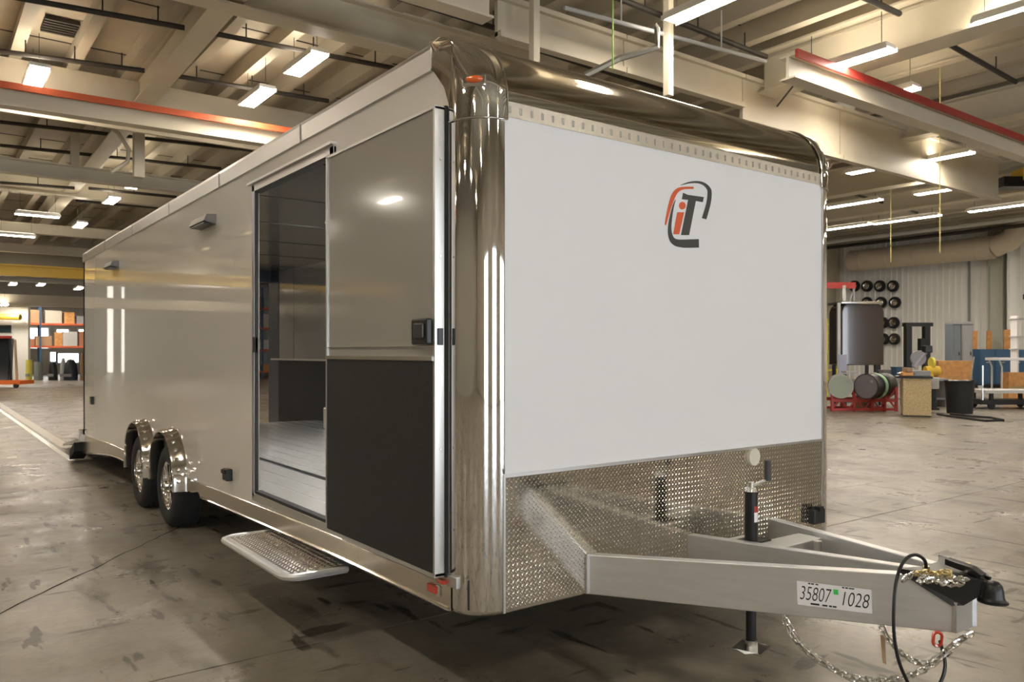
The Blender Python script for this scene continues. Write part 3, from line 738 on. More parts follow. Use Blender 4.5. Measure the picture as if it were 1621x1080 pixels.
# pull-out step
sx0, sx1, sy0, sy1, zt = 1.47, 1.80, 3.86, 4.95, .385
R_ = .09; out = []
for cx, cy, a0 in ((sx0+R_, sy0+R_, PI), (sx0+R_, sy1-R_, PI/2)):
    seg = [(cx+R_*math.cos(a0+PI/2*k/6*(1 if a0 == PI else 1)), cy+R_*math.sin(a0+PI/2*k/6)) for k in range(7)]
    out.append(seg)
outline = [(sx1, sy1)] + out[1] + out[0] + [(sx1, sy0)]
mb = MB(); mb.prism([(a, b, zt-.035) for a, b in outline], (0, 0, .030)); st = part(mb, 'side_step', ALU)
mb = MB(); mb.tube([(a, b, zt-.015) for a, b in outline], .017, 8); part(mb, 'step_rim', ALU2, st, smooth=True)
lg = lugs((sx0+.03, sy0+.04, sx1, sy1-.04), lambda u, v: (u, v, zt-.0049), (0, 0, 1), pitch=.034, ln=.015, wd=.005, h=.004)
o = part(lg, 'step_lugs', ALUD, st); o['kind'] = 'stuff'
for yy in (sy0+.15, sy1-.2): part(MB().box((XL+.02, yy, .34), (XL+.3, yy+.05, .45)), 'step_bracket', BLACK)
# logo on the front
def lp(cx, cy, e=.0): p = at_y(1020+cx*.12963, 270+cy*.12963, YF); return Vector((p.x, YF-.001-e, p.z))
def stroke(path, ws, m, name, par):
    L_, R2 = [], []
    # densify
    P = []; W = []
    for i in range(len(path)-1):
        p_1 = Vector(path[max(0, i-1)]); p0_ = Vector(path[i]); p1_ = Vector(path[i+1]); p2_ = Vector(path[min(len(path)-1, i+2)])
        for k in range(5):
            t_ = k/5; q = .5*((2*p0_)+(-p_1+p1_)*t_+(2*p_1-5*p0_+4*p1_-p2_)*t_*t_+(-p_1+3*p0_-3*p1_+p2_)*t_**3)
            P.append(q); W.append(lerp(ws[i], ws[i+1], t_))
    P.append(Vector(path[-1])); W.append(ws[-1])
    rows = []
    for i, p in enumerate(P):
        t_ = (P[min(i+1, len(P)-1)]-P[max(0, i-1)]).normalized(); n_ = Vector((-t_.y, t_.x))
        rows.append([lp(*(p+n_*W[i]/2)), lp(*(p-n_*W[i]/2))])
    mb = MB(); mb.grid(rows); part(mb, name, m, par)
lg0 = MB(); lg0.add([lp(535, 350), lp(628, 370), lp(545, 790), lp(445, 790)], [(0, 1, 2, 3)]); lg0.add([lp(470, 272, .0001), lp(530, 298, .0001), lp(725, 325, .0001), lp(712, 388, .0001), lp(560, 362, .0001), lp(455, 352, .0001)], [(0, 1, 2, 3, 4, 5)])
logo = part(lg0, 'emblem', LOGD, label='charcoal and orange emblem on the white front')
stroke([(440, 180), (540, 150), (640, 142), (725, 165), (785, 225), (795, 290), (782, 400), (755, 500), (728, 590)], [4, 20, 27, 36, 48, 54, 54, 56, 58], LOGD, 'emblem_arc', logo)
stroke([(600, 212), (490, 214), (410, 238), (355, 305), (312, 430), (278, 560), (256, 665)], [26, 30, 48, 56, 46, 32, 18], LOGO, 'emblem_arc', logo)
stroke([(380, 355), (350, 440), (318, 600), (308, 730), (330, 830), (385, 880), (470, 893), (560, 893), (665, 890)], [5, 20, 36, 46, 62, 86, 100, 104, 104], LOGD, 'emblem_arc', logo)
mb = MB(); mb.add([lp(400, 510), lp(485, 510), lp(425, 780), lp(350, 780)], [(0, 1, 2, 3)]); mb.add([lp(462+42*math.cos(a), 430+47*math.sin(a)) for a in [2*PI*k/24 for k in range(24)]], [tuple(range(24))]); part(mb, 'emblem_letter', LOGO, logo)
# front fittings
c = at_y(1190, 723, YF); mb = MB(); mb.cyl((c.x, YF-.02, c.z), (c.x, YF, c.z), .046, 24); part(mb, 'round_cover', mat('ivory plastic', (.72, .68, .56), .4), smooth=True)
c = at_y(1286, 815, YF); mb = MB(); mb.box((c.x-.055, YF-.05, c.z-.045), (c.x+.055, YF-.004, c.z+.04)); o = part(mb, 'front_inlet', BLACK, bevel=.008); part(MB().box((c.x-.02, YF-.06, c.z+.03), (c.x+.02, YF-.02, c.z+.055)), 'inlet_hinge', BLACK, o)

# ------------------------------------------------ tongue
YT = 1.36
def zt_(y): return lerp(.60, .688, (YF-y)/(YF-YT))
def zb_(y): return lerp(.425, .487, (YF-y)/(YF-YT))
def beam(xa, xb, wd, name='tongue_beam', y1=YT):
    mb = MB(); a = Vector((xa, YF, 0)); b = Vector((xb, y1, 0)); s = (b-a).normalized().cross(UP)*wd
    if s.x < 0: s = -s
    vs = [a+UP*zb_(YF), a+s+UP*zb_(YF), b+s+UP*zb_(y1), b+UP*zb_(y1), a+UP*zt_(YF), a+s+UP*zt_(YF), b+s+UP*zt_(y1), b+UP*zt_(y1)]
    mb.add(vs, [(0, 1, 2, 3), (4, 5, 6, 7), (0, 1, 5, 4), (1, 2, 6, 5), (2, 3, 7, 6), (3, 0, 4, 7)])
    return part(mb, name, ALU2, bevel=.004)
B0 = beam(2.386, 3.0, .05); beam(3.05, 3.05, .05); beam(3.704, 3.09, .05, y1=YT)
mb = MB(); mb.box((2.375, YF-.012, .43), (2.40, YF, .605)); part(mb, 'weld_angle', ALU)
mb = MB(); mb.box((3.09, 2.20, .50), (3.50, 2.33, .605)); part(mb, 'crossmember', ALU2, bevel=.004)
mb = MB(); mb.box((3.10, 2.33, .594), (3.24, 2.46, .606)); part(mb, 'jack_gusset', ALU2)
mb = MB(); mb.cyl((3.40, 2.16, .50), (3.40, 2.16, .612), .02, 12); part(mb, 'hose_stub', ALU, smooth=True)
# sticker with the handwritten number on the outer beam face
a = Vector((2.386, YF, 0)); b = Vector((3.0, YT, 0)); dv = (b-a).normalized(); nv = Vector((-abs(dv.y), -abs(dv.x), 0)).normalized()
def face_pt(px, py):   # point on outer beam face
    d = ray(px, py); t_ = (a-CAM).dot(nv)/d.dot(nv); return CAM+d*t_
q = [face_pt(1261, 920), face_pt(1379, 934), face_pt(1381, 972), face_pt(1263, 957)]
mb = MB(); mb.prism([p+nv*.0002 for p in q], nv*.0008); sk = part(mb, 'number_sticker', STICK, label='white sticker with handwritten number 35807 1028')
def text_on(txt, o3, xdir, zdir, size, m, name, parent, fit, shear=0, extr=.0003, bold=0):
    cu = bpy.data.curves.new('txt', 'FONT'); cu.body = txt; cu.size = size; cu.extrude = extr; cu.shear = shear; cu.align_x = 'LEFT'; cu.offset = bold
    to = bpy.data.objects.new('txt', cu); COL.objects.link(to); dg = bpy.context.evaluated_depsgraph_get()
    me = bpy.data.meshes.new_from_object(to.evaluated_get(dg)); bpy.data.objects.remove(to)
    xd = Vector(xdir).normalized(); zd = Vector(zdir).normalized(); nd = xd.cross(zd)
    M4 = Matrix(((xd.x, zd.x, nd.x, o3.x), (xd.y, zd.y, nd.y, o3.y), (xd.z, zd.z, nd.z, o3.z), (0, 0, 0, 1)))
    wx = max(v.co.x for v in me.vertices); me.transform(Matrix.Diagonal((fit/wx, 1, 1, 1))); me.transform(Matrix.Translation(-O) @ M4); me.materials.clear(); me.materials.append(m)
    o = bpy.data.objects.new(name, me); COL.objects.link(o); o.parent = parent; return o
xd = (q[1]-q[0]).normalized(); zd = (q[0]-q[3]).normalized(); zd = (zd-xd*zd.dot(xd)).normalized()
Ht = (q[0]-q[3]).length; Wt = (q[1]-q[0]).length
def sp_(u, v): return q[3].lerp(q[2], u).lerp(q[0].lerp(q[1], u), v)+nv*.0012
tsz = Ht*.86
text_on('35807', sp_(.02, .24), xd, zd, tsz, INK, 'number_ink', sk, Wt*.45, .25, bold=-.0008)
text_on('1028', sp_(.57, .20), xd, zd, tsz, INK, 'number_ink', sk, Wt*.40, .25, bold=-.0008)
mb = MB()
mb.add([sp_(.50, .62), sp_(.565, .62), sp_(.565, .84), sp_(.50, .84)], [(0, 1, 2, 3)]); part(mb, 'green_mark', GRN, sk)
mb = MB()
for u0, u1, v0, v1 in ((.16, .19, .925, .98), (.20, .24, .925, .98), (.26, .30, .925, .975), (.62, .65, .925, .98), (.66, .70, .925, .98), (.71, .78, .925, .975), (.18, .30, .06, .14), (.34, .41, .06, .13), (.43, .47, .06, .13), (.48, .53, .06, .13)):
    mb.add([sp_(u0, v0), sp_(u1, v0), sp_(u1, v1), sp_(u0, v1)], [(0, 1, 2, 3)])
part(mb, 'fine_print', INK, sk)

# jack
jx, jy = 3.166, 2.36
mb = MB(); mb.cyl((jx, jy, .60), (jx, jy, .835), .030, 20); jk = part(mb, 'tongue_jack', BLACK, smooth=True)
mb = MB(); mb.box((jx-.085, jy-.05, .600), (jx+.085, jy+.05, .612)); mb.cyl((jx, jy, .835), (jx, jy, .842), .034, 20); part(mb, 'jack_flange', BLACK, jk)
mb = MB(); mb.cyl((jx, jy, .842), (jx, jy, .862), .028, 16, .02); mb.cyl((jx, jy, .862), (jx, jy, .885), .014, 12); mb.cyl((jx+.01, jy, .866), (jx+.085, jy-.03, .892), .009, 8); part(mb, 'crank_arm', GALV, jk, smooth=True)
mb = MB(); mb.cyl((jx+.085, jy-.03, .888), (jx+.085, jy-.03, .985), .016, 14); part(mb, 'crank_handle', mat('grey rubber grip', (.05, .05, .05), .5), jk, smooth=True)
mb = MB()
for za, zb, m_, nm in ((.745, .775, RED, 'red_label'), (.70, .745, STICK, 'white_label')):
    rows = [[Vector((jx+.0305*math.cos(a), jy+.0305*math.sin(a), zz)) for a in [math.radians(-115+7*k) for k in range(9)]] for zz in (za, zb)]
    part(MB().grid(rows), nm, m_, jk)
mb = MB(); mb.cyl((jx, jy, .12), (jx, jy, .43), .024, 16); mb.cyl((jx, jy, .43), (jx, jy, .60), .028, 16); part(mb, 'jack_tube', BLACK, jk, smooth=True)
mb = MB(); M4 = Matrix.Translation((jx, jy, .10)) @ Matrix.Rotation(.3, 4, 'Z'); mb.box((-.07, -.07, -.006), (.07, .07, .004), M4)
for s1 in (-1, 1):
    for s2 in (-1, 1): mb.prism([M4 @ Vector((s1*.07, s2*.05, 0)), M4 @ Vector((s1*.07, -s2*.05, 0)), M4 @ Vector((s1*.082, 0, -.012))], (0, 0, .006)) if s2 == 1 else None
mb.cyl((jx, jy, .10), (jx, jy, .14), .03, 14); part(mb, 'jack_foot', GALV, jk)

# coupler
ct = lambda y: zt_(y)
mb = MB()
zc = .70
Lp = [face_pt(1427, 912)+nv*.004, face_pt(1508, 918)+nv*.004]
nose = Vector((3.075, 1.235, .64))
top = [(2.925, 1.52, zc), (2.975, 1.36, zc-.003), (3.03, 1.305, zc-.012), (3.12, 1.305, zc-.012), (3.175, 1.36, zc-.003), (3.225, 1.52, zc), (3.13, 1.48, zc), (3.02, 1.48, zc)]
mb.prism(top, (0, 0, -.010)); cp = part(mb, 'coupler', BLACK, bevel=.002, label='black A-frame coupler at the tongue tip')
for sgn in (-1, 1):
    mb = MB()
    def mx(x): return x if sgn < 0 else 2*3.075-x
    pts = [(mx(2.918), 1.525, zc), (mx(2.918), 1.525, zc-.012), (mx(2.988), 1.366, zc-.112), (mx(3.012), 1.335, zc-.108), (mx(3.045), 1.30, zc-.075), (mx(3.045), 1.285, zc-.012), (mx(2.975), 1.36, zc-.003)]
    mb.prism(pts, (.006*sgn, -.004, 0)); part(mb, 'coupler_flange', BLACK, cp)
mb = MB()
mb.tube([(3.075, 1.40, .665), (3.075, 1.34, .662), (3.075, 1.30, .655), (3.075, 1.272, .648)], [.030, .034, .032, .030], 14)
mb.lathe([(0, .040), (.018, .038), (.030, .026), (.036, .004), (.037, -.016), (.042, -.028), (.050, -.032), (.050, -.036), (0, -.037)], (3.075, 1.262, .645), (0, 0, 1), 24)
part(mb, 'ball_socket', BLACK, cp, smooth=True, angle=50)
mb = MB(); mb.prism([(3.055, 1.30, .690), (3.055, 1.42, .712), (3.055, 1.42, .735), (3.055, 1.33, .722), (3.055, 1.29, .700)], (.04, 0, 0)); part(mb, 'coupler_latch', BLACK, cp, bevel=.003)
mb = MB(); mb.cyl((3.03, 1.335, .708), (3.12, 1.335, .708), .006, 8); part(mb, 'latch_pin', GALV, cp)
mb = MB()
for xx, yy in ((2.98, 1.45), (3.17, 1.45), (3.0, 1.38), (3.15, 1.38)): mb.cyl((xx, yy, zc-.005), (xx, yy, zc+.012), .012, 6)
part(mb, 'coupler_bolts', BRASS, cp)
mb = MB(); mb.box((2.99, YT-.012, .49), (3.15, YT, .60)); part(mb, 'tongue_end_plate', mat('bare end plate', (.6, .6, .58), .4, .8))

# chains
def link(mb, c, t_, up, L_=.034, W_=.020, r=.0042):
    t_ = t_.normalized(); up = (up-t_*up.dot(t_)).normalized(); pts = []
    for k in range(12):
        a = 2*PI*k/12; u = (L_/2-W_/2)*(1 if math.cos(a) > 0 else -1)+W_/2*math.cos(a); v = W_/2*math.sin(a)
        pts.append(c+t_*u+up*v)
    mb.tube(pts, r, 5, True)
def chain(pts, name, m, sc=1.0):
    pts = [Vector(p) for p in pts]; P = []
    for i in range(len(pts)-1):
        p_1, p0_, p1_, p2_ = pts[max(0, i-1)], pts[i], pts[i+1], pts[min(len(pts)-1, i+2)]
        for k in range(12):
            t_ = k/12; P.append(.5*((2*p0_)+(-p_1+p1_)*t_+(2*p_1-5*p0_+4*p1_-p2_)*t_*t_+(-p_1+3*p0_-3*p1_+p2_)*t_**3))
    P.append(pts[-1]); mb = MB(); acc = 0; nxt = 0; k = 0; step = .0265*sc
    for i in range(len(P)-1):
        d = (P[i+1]-P[i]); L_ = d.length
        while nxt <= acc+L_:
            c = P[i]+d*((nxt-acc)/max(L_, 1e-6)); s_ = d.cross(UP)
            if s_.length < 1e-4: s_ = Vector((1, 0, 0))
            upv = s_.normalized() if k % 2 else d.cross(s_).normalized()
            link(mb, c, d, (upv+(.3*(d.cross(upv).normalized()))), .034*sc, .021*sc, .0042*sc); nxt += step; k += 1
        acc += L_
    o = part(mb, name, m, smooth=True); o['kind'] = 'stuff'; return o
chain([at_d(1240, 975, 3.28), at_d(1250, 1000, 3.25), at_d(1275, 1030, 3.2), at_d(1320, 1060, 3.1), at_d(1375, 1076, 3.0), at_d(1425, 1074, 2.9), at_d(1470, 1056, 2.84), at_d(1505, 1025, 2.82), at_d(1540, 1002, 2.82)], 'safety_chain', GALV)
chain([at_d(1246, 985, 3.33), at_d(1270, 1022, 3.28), at_d(1310, 1052, 3.2), at_d(1350, 1076, 3.1), at_d(1400, 1092, 3.0)], 'safety_chain', GALV)
chain([at_d(1392, 985, 3.08), at_d(1405, 1010, 3.05), at_d(1430, 1036, 3.0), at_d(1458, 1050, 2.95), at_d(1490, 1040, 2.9), at_d(1512, 1020, 2.86), at_d(1530, 1003, 2.84)], 'safety_chain', GALV)
hp = [(1432, 913), (1450, 903), (1466, 912), (1484, 905), (1500, 914), (1488, 918), (1470, 906), (1456, 916), (1476, 914), (1496, 908), (1512, 912), (1528, 914), (1510, 922), (1490, 910)]
chain([at_z(px, py+4, zc+.015+.014*(i % 3)) for i, (px, py) in enumerate(hp)], 'chain_heap', GALV, .9)
chain([at_z(px, py+4, zc+.045) for px, py in ((1452, 904), (1468, 901), (1480, 905), (1492, 902), (1506, 908))], 'chain_heap', BRASS, .8)
mb = MB(); c = at_d(1484, 1012, 2.87); link(mb, c, Vector((0, 0, 1)), RT, .05, .032, .006); part(mb, 'red_clip', REDL, smooth=True)
mb = MB(); mb.prism([at_d(1394, 1006, 3.1), at_d(1401, 1006, 3.1), at_d(1403, 1052, 3.1), at_d(1398, 1050, 3.1)], FW*.003); part(mb, 'ground_strap', CARD)
# breakaway cable loop
P = [(1466, 902, 2.92), (1464, 888, 2.90), (1452, 879, 2.87), (1438, 882, 2.84), (1426, 897, 2.80), (1418, 925, 2.77), (1415, 960, 2.75), (1415, 1000, 2.74), (1421, 1040, 2.74), (1433, 1072, 2.76), (1450, 1100, 2.8), (1475, 1100, 2.84), (1490, 1078, 2.86), (1496, 1056, 2.87), (1494, 1038, 2.88), (1488, 1015, 2.92)]
pts = [at_d(*p) for p in P]; Q = []
for i in range(len(pts)-1):
    p_1, p0_, p1_, p2_ = pts[max(0, i-1)], pts[i], pts[i+1], pts[min(len(pts)-1, i+2)]
    for k in range(5):
        t_ = k/5; Q.append(.5*((2*p0_)+(-p_1+p1_)*t_+(2*p_1-5*p0_+4*p1_-p2_)*t_*t_+(-p_1+3*p0_-3*p1_+p2_)*t_**3))
Q.append(pts[-1]); part(MB().tube(Q, .0062, 8), 'wiring_cable', BLACK, smooth=True)
# ================================================================== BACKGROUND RIGHT
def gp(px, py): return at_z(px, py, 0)
def scl(py): return 1.5/(py-HOR)            # metres per pixel at a floor row
def facing(name, label, cat, px, py, group=None):   # thing whose local +x runs to image right, +y away
    return thing(name, label, cat, gp(px, py), -TH, group)
# tan duct and long pipe along the right wall
t = thing('air_duct', 'large tan cylindrical air duct along the right hand wall', 'duct', (40.8, 20, 6.6)); o_ = t.location
ya = at_x(1345, 400, 40.5).y; yb = at_x(1572, 378, 40.5).y
MB().cyl((40.6, ya, 6.45), (40.6, yb, 6.45), .55, 20).build('duct_run', DUCT, t, o_, smooth=True)
MB().tube([(40.6, yb, 6.45), (40.6, yb-.7, 6.7), (40.6, yb-1.2, 7.3), (40.6, yb-1.25, 7.55)], .5, 16).build('duct_elbow', DUCT, t, o_, smooth=True)
for i in range(5):
    y_ = lerp(ya, yb, (i+.5)/5); MB().cyl((40.6, y_-.04, 6.45), (40.6, y_+.04, 6.45), .575, 20).build('duct_band', DUCT, t, o_, smooth=True)
t = thing('gas_pipe', 'bright horizontal pipe and dark rail above the tan duct', 'pipe', (38.5, 20, 7.2)); o_ = t.location
MB().cyl((38.5, 8, 7.3), (38.5, 34, 7.3), .1, 10).build('pale_pipe', HOUS, t, o_, smooth=True); MB().cyl((38.5, 8, 7.02), (38.5, 34, 7.02), .09, 10).build('dark_pipe', PIPE, t, o_, smooth=True)
# columns on the right wall
for px, wd, m_, lab in ((1578, .32, mat('sage column', (.48, .48, .40), .5), 'sage grey steel column against the right hand wall'), (1319, .3, CREAM, 'cream column on the right wall next to the trailer'), (1608, .3, WALLM, 'off-white column at the right edge beside the shelving')):
    p = at_x(px, 500, 41.6)
    mb = MB(); mb.box((p.x-.2, p.y-wd, 0), (p.x+.2, p.y-wd+.03, 7.6)); mb.box((p.x-.2, p.y+wd-.03, 0), (p.x+.2, p.y+wd, 7.6)); mb.box((p.x-.02, p.y-wd, 0), (p.x+.02, p.y+wd, 7.6))
    tag(mb.build('steel_column', m_), lab, 'column')
p = at_x(1531, 450, 41.7); tag(MB().cyl((41.92, p.y, 2.8), (41.92, p.y, 6.3), .05, 6).build('downpipe', GREY), 'thin dark downpipe on the right hand wall above the grey lockers', 'pipe')
# wheels hung on the wall
proto_w = None
rowsW = [(453, (1352, 1372, 1392, 1413)), (479, (1372, 1394, 1416)), (511, (1397, 1414)), (537, (1398, 1415))]
rn = ['top row', 'second row', 'third row', 'bottom row']
for ri, (py, xs) in enumerate(rowsW):
    for k, px in enumerate(xs):
        p = at_x(px, py, 41.70)
        n_ = len(xs); pos = ('leftmost', 'second from left', 'third from left', 'rightmost')[k] if n_ == 4 else (('leftmost', 'middle', 'rightmost')[k] if n_ == 3 else ('left', 'right')[k])
        lab = 'wheel hung on the right wall, %s of the %s' % (pos, rn[ri])
        if proto_w is None:
            proto_w = thing('hung_wheel', lab, 'wheel')
            MB().lathe([(.21, .06), (.25, .09), (.33, .08), (.36, .03), (.36, -.1), (.3, -.14), (.2, -.12)], (0, 0, 0), (-1, 0, 0), 20).build('tyre', BLKR, proto_w, smooth=True)
            MB().lathe([(0, .02), (.06, .03), (.07, -.01), (.17, -.02), (.21, .07), (.22, .05)], (0, 0, 0), (-1, 0, 0), 20).build('rim', CHROMEB, proto_w, smooth=True)
            MB().cyl((0, 0, 0), (.27, 0, 0), .03, 8).build('wall_peg', GREY, proto_w)
            tw = proto_w
        else: tw = copy_tree(proto_w)
        tw.location = p; tw.scale = (1, .86, .86); tw.rotation_euler = (0, 0, random.uniform(-.15, -.02)); tag(tw, lab, 'wheel', 'wheels hung on the right wall')
# red jib crane
t = thing('jib_crane', 'red jib crane arm beside the trailer front corner', 'crane', at_d(1335, 640, 24)-UP*(at_d(1335, 640, 24).z), -TH); s = 24/F
zz = H+(HOR-452)*s
MB().box((-.7, -.06, zz-.09), (.35, .06, zz+.09)).build('boom', RED, t); MB().box((-.05, -.06, 0), (.05, .06, zz)).build('post', LGREY, t)
MB().cyl((.0, 0, zz-.9), (.33, 0, zz-.1), .025, 6).build('stay', GREY, t); MB().box((.28, -.04, zz-1.0), (.33, .04, zz)).build('hook_bar', GREY, t)
MB().box((-.3, -.25, 0), (.3, .25, .04)).build('base_plate', GREY, t)
# dark tank
s = scl(648); D = 1.5/((648-HOR)/F)
P0 = CAM+ray(1355, 640)*23; P0.z = 0; s = 23/F
t = thing('storage_tank', 'dark glossy upright tank behind the two drums', 'tank', P0, -TH)
zt0 = H+(HOR-640)*s; za, zb2 = H+(HOR-578)*s, H+(HOR-482)*s
hw = 33*s
mb = MB(); pr = [(-hw, za), (hw, za), (hw, zb2-.22), (hw*.9, zb2-.06), (hw*.75, zb2), (-hw*.75, zb2), (-hw*.9, zb2-.06), (-hw, zb2-.22)]
mb.prism([(a_, -.45, b_) for a_, b_ in pr], (0, .9, 0)); mb.build('tank_body', BRN, t, bevel=.03)
MB().box((-hw*1.05, -.5, zb2-.02), (hw*.9, .5, zb2+.06)).build('tank_lid', CHROMEB, t, bevel=.02)
for a_ in (-.8, .8):
    for b_ in (-.38, .38): MB().box((a_*hw-.04, b_-.04, 0), (a_*hw+.04, b_+.04, za)).build('leg', BLACK, t)
MB().box((-hw-.12, -.48, za-.1), (-hw-.04, -.4, zb2+.02)).build('side_pipe', LGREY, t); MB().box((-hw-.1, -.52, za-.25), (-hw+.12, -.46, za+.3)).build('gauge_panel', mat('pale blue panel', (.4, .42, .55), .4), t)
MB().box((hw*.55, -.5, za-.2), (hw*.75, -.4, za+.02)).build('drain_valve', BLACK, t)
# yellow ladder
t = thing('step_ladder', 'yellow ladder partly hidden by the trailer corner', 'ladder', CAM+ray(1318, 640)*26, -TH); t.location.z = 0; s = 24/F
for a_ in (-.2, .14): MB().box((a_-.03, -.04, 0), (a_+.03, .04, H+(HOR-500)*s)).build('rail', YFL, t)
for i in range(8): MB().box((-.2, -.03, .3+i*.3), (.14, .03, .34+i*.3)).build('rung', YFL, t)
# drums on red stand
t = thing('drum_stand', 'red welded drum stand holding two drums', 'stand', CAM+ray(1362, 650)*20.6, -TH); t.location.z = 0; s = 20.6/F
X0, X1 = -52*s, 48*s; zs = .75
for a_ in (X0, X0*.35, X1*.2, X1*.62, X1):
    for b_ in (-.3, .45): MB().box((a_-.03, b_-.03, 0), (a_+.03, b_+.03, .62)).build('leg', RED, t)
for b_ in (-.3, .45):
    MB().box((X0, b_-.03, .02), (X1, b_+.03, .08)).build('rail', RED, t); MB().box((X0, b_-.03, .24), (X1, b_+.03, .32)).build('rail', RED, t)
for i in range(4):
    a_ = lerp(X0, X1, i/4); b_ = lerp(X0, X1, (i+1)/4); MB().cyl((a_, -.3, .05), (b_, -.3, .6 if i % 2 else .58), .022, 6).build('brace', RED, t); MB().cyl((b_, -.3, .05), (a_, -.3, .58), .022, 6).build('brace', RED, t)
MB().box((.02, .0, .05), (.35, .4, .38)).build('carton', CARD, t)
def drum(px, py, d, r, m, m2, lab, yaw, L_=.88, band=None):
    p = CAM+ray(px, py)*d; t = thing('steel_drum', lab, 'drum', p, yaw)
    mb = MB(); mb.lathe([(0, 0), (r*.94, 0), (r*.94, -.012), (r, -.012), (r, .02), (r*.98, .05), (r*.98, .28), (r*1.015, .30), (r*.98, .32), (r*.98, .56), (r*1.015, .58), (r*.98, .60), (r, L_-.02), (r, L_), (0, L_)], (0, 0, 0), (0, 1, 0), 28)
    mb.build('drum_shell', m2, t, smooth=True, angle=40)
    MB().lathe([(0, -.014), (r*.93, -.014), (r*.93, .0)], (0, 0, 0), (0, 1, 0), 28).build('drum_head', m, t)
    MB().cyl((r*.5, -.03, r*.4), (r*.5, -.01, r*.4), .035, 10).build('bung', GREY, t)
    if band: MB().lathe([(r*1.02, .35), (r*1.02, .5)], (0, 0, 0), (0, 1, 0), 28).build('green_band', band, t)
drum(1331, 612, 20.2, .30, TAN, mat('pale drum wall', (.5, .48, .44), .3, .4), 'drum with a grey-green lid, lying nearest the trailer', -TH-.35)
drum(1371, 612, 20.0, .32, PURP, BLACK, 'drum with a dark purple-grey lid and green band, right of the other', -TH-.9, 1.0, mat('mint band', (.35, .60, .38), .5))
# clutter on drums: small bench items
for i, (px, py, d, w_, h_, m_, lab) in enumerate(((1345, 589, 20.6, .30, .06, LGREY, 'pale folded sheet lying on top of the drums'), (1405, 592, 21.5, .35, .22, GREY, 'grey toolbox right of the dark tank'), (1422, 590, 21, .25, .30, BLUE, 'small dark blue box near the plywood bin'))):
    p = CAM+ray(px, py)*d; tt = thing('storage_box', lab, 'box', p, -TH)
    MB().box((-w_/2, -.15, -h_/2), (w_/2, .15, h_/2)).build('box_body', m_, tt, bevel=.01); MB().box((-w_/2-.01, -.16, h_/2-.03), (w_/2+.01, .16, h_/2)).build('box_lid', m_, tt)
# low workbench behind the drums so small things rest on it
t = thing('work_bench', 'long grey cluttered workbench running behind the drums', 'bench', CAM+ray(1430, 630)*22.2, -TH); t.location.z = 0
MB().box((-.9, -.3, .72), (1.1, .35, .78)).build('bench_top', GREY, t)
for a_ in (-.85, .1, 1.05): MB().box((a_-.03, -.28, 0), (a_+.03, .33, .72)).build('leg', GREY, t)
MB().box((-.9, -.25, .2), (1.1, .3, .24)).build('shelf', GREY, t)
# plywood bin with vice and tools
t = facing('plywood_bin', 'tall chipboard bin with black rim, left of the black barrel', 'bin', 1452, 660); t.rotation_euler.z = -TH-.38; s = scl(660); w_ = 20*s; h_ = 64*s
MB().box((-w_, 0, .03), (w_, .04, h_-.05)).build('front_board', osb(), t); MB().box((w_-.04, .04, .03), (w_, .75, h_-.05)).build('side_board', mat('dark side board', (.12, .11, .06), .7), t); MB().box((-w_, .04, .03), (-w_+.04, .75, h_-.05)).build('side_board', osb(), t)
MB().box((-w_-.14, -.03, h_-.05), (w_+.03, .8, h_)).build('bin_top', BLACK, t); MB().box((-w_, 0.02, 0), (w_, .75, .05)).build('skid', BLACK, t)
loc = Vector(t.location); zt1 = h_
def rel(dx, dy, z): return loc + RT*dx + FW*dy + UP*z
tt = thing('bench_vice', 'brown and orange bench vice on top of the chipboard bin', 'vice', rel(-.16, .2, zt1), -TH)
MB().box((-.13, -.1, 0), (.13, .1, .1)).build('vice_body', mat('copper orange', (.65, .30, .10), .4, .4), tt, bevel=.02); MB().box((-.05, -.13, .1), (.08, .1, .2)).build('vice_jaw', CARD, tt, bevel=.01); MB().cyl((-.2, 0, .06), (.2, 0, .06), .02, 8).build('vice_screw', GALV, tt)
tt = thing('chop_saw', 'dark chop saw with tilted arm behind the chipboard bin', 'saw', rel(.25, .45, zt1), -TH)
MB().box((-.25, -.2, 0), (.2, .2, .12)).build('saw_base', GREY, tt, bevel=.01); MB().lathe([(0, -.03), (.18, -.03), (.18, .03), (0, .03)], (0, 0, .42), (0, 1, 0), 20).build('blade_guard', GREY, tt); MB().cyl((-.1, 0, .2), (.22, 0, .62), .05, 8).build('saw_arm', mat('lilac grey', (.35, .32, .36), .4), tt); MB().box((.12, -.1, .55), (.3, .1, .72)).build('motor', BLACK, tt, bevel=.02)
# black portal frame (press)
t = thing('press_frame', 'black H-frame shop press behind the chipboard bin', 'press', CAM+ray(1452, 640)*24, -TH); t.location.z = 0; s = 24/F
for a_ in (-15*s, 14*s): MB().box((a_-.08, -.1, 0), (a_+.08, .1, H+(HOR-512)*s)).build('upright', BLACK, t)
MB().box((-21*s, -.12, H+(HOR-517)*s), (22*s, .12, H+(HOR-511)*s)).build('head_beam', BLACK, t); MB().box((3*s, -.1, H+(HOR-555)*s), (13*s, .1, H+(HOR-536)*s)).build('ram_block', BLACK, t); MB().box((-15*s, -.12, .8), (14*s, .12, .95)).build('table_beam', BLACK, t)
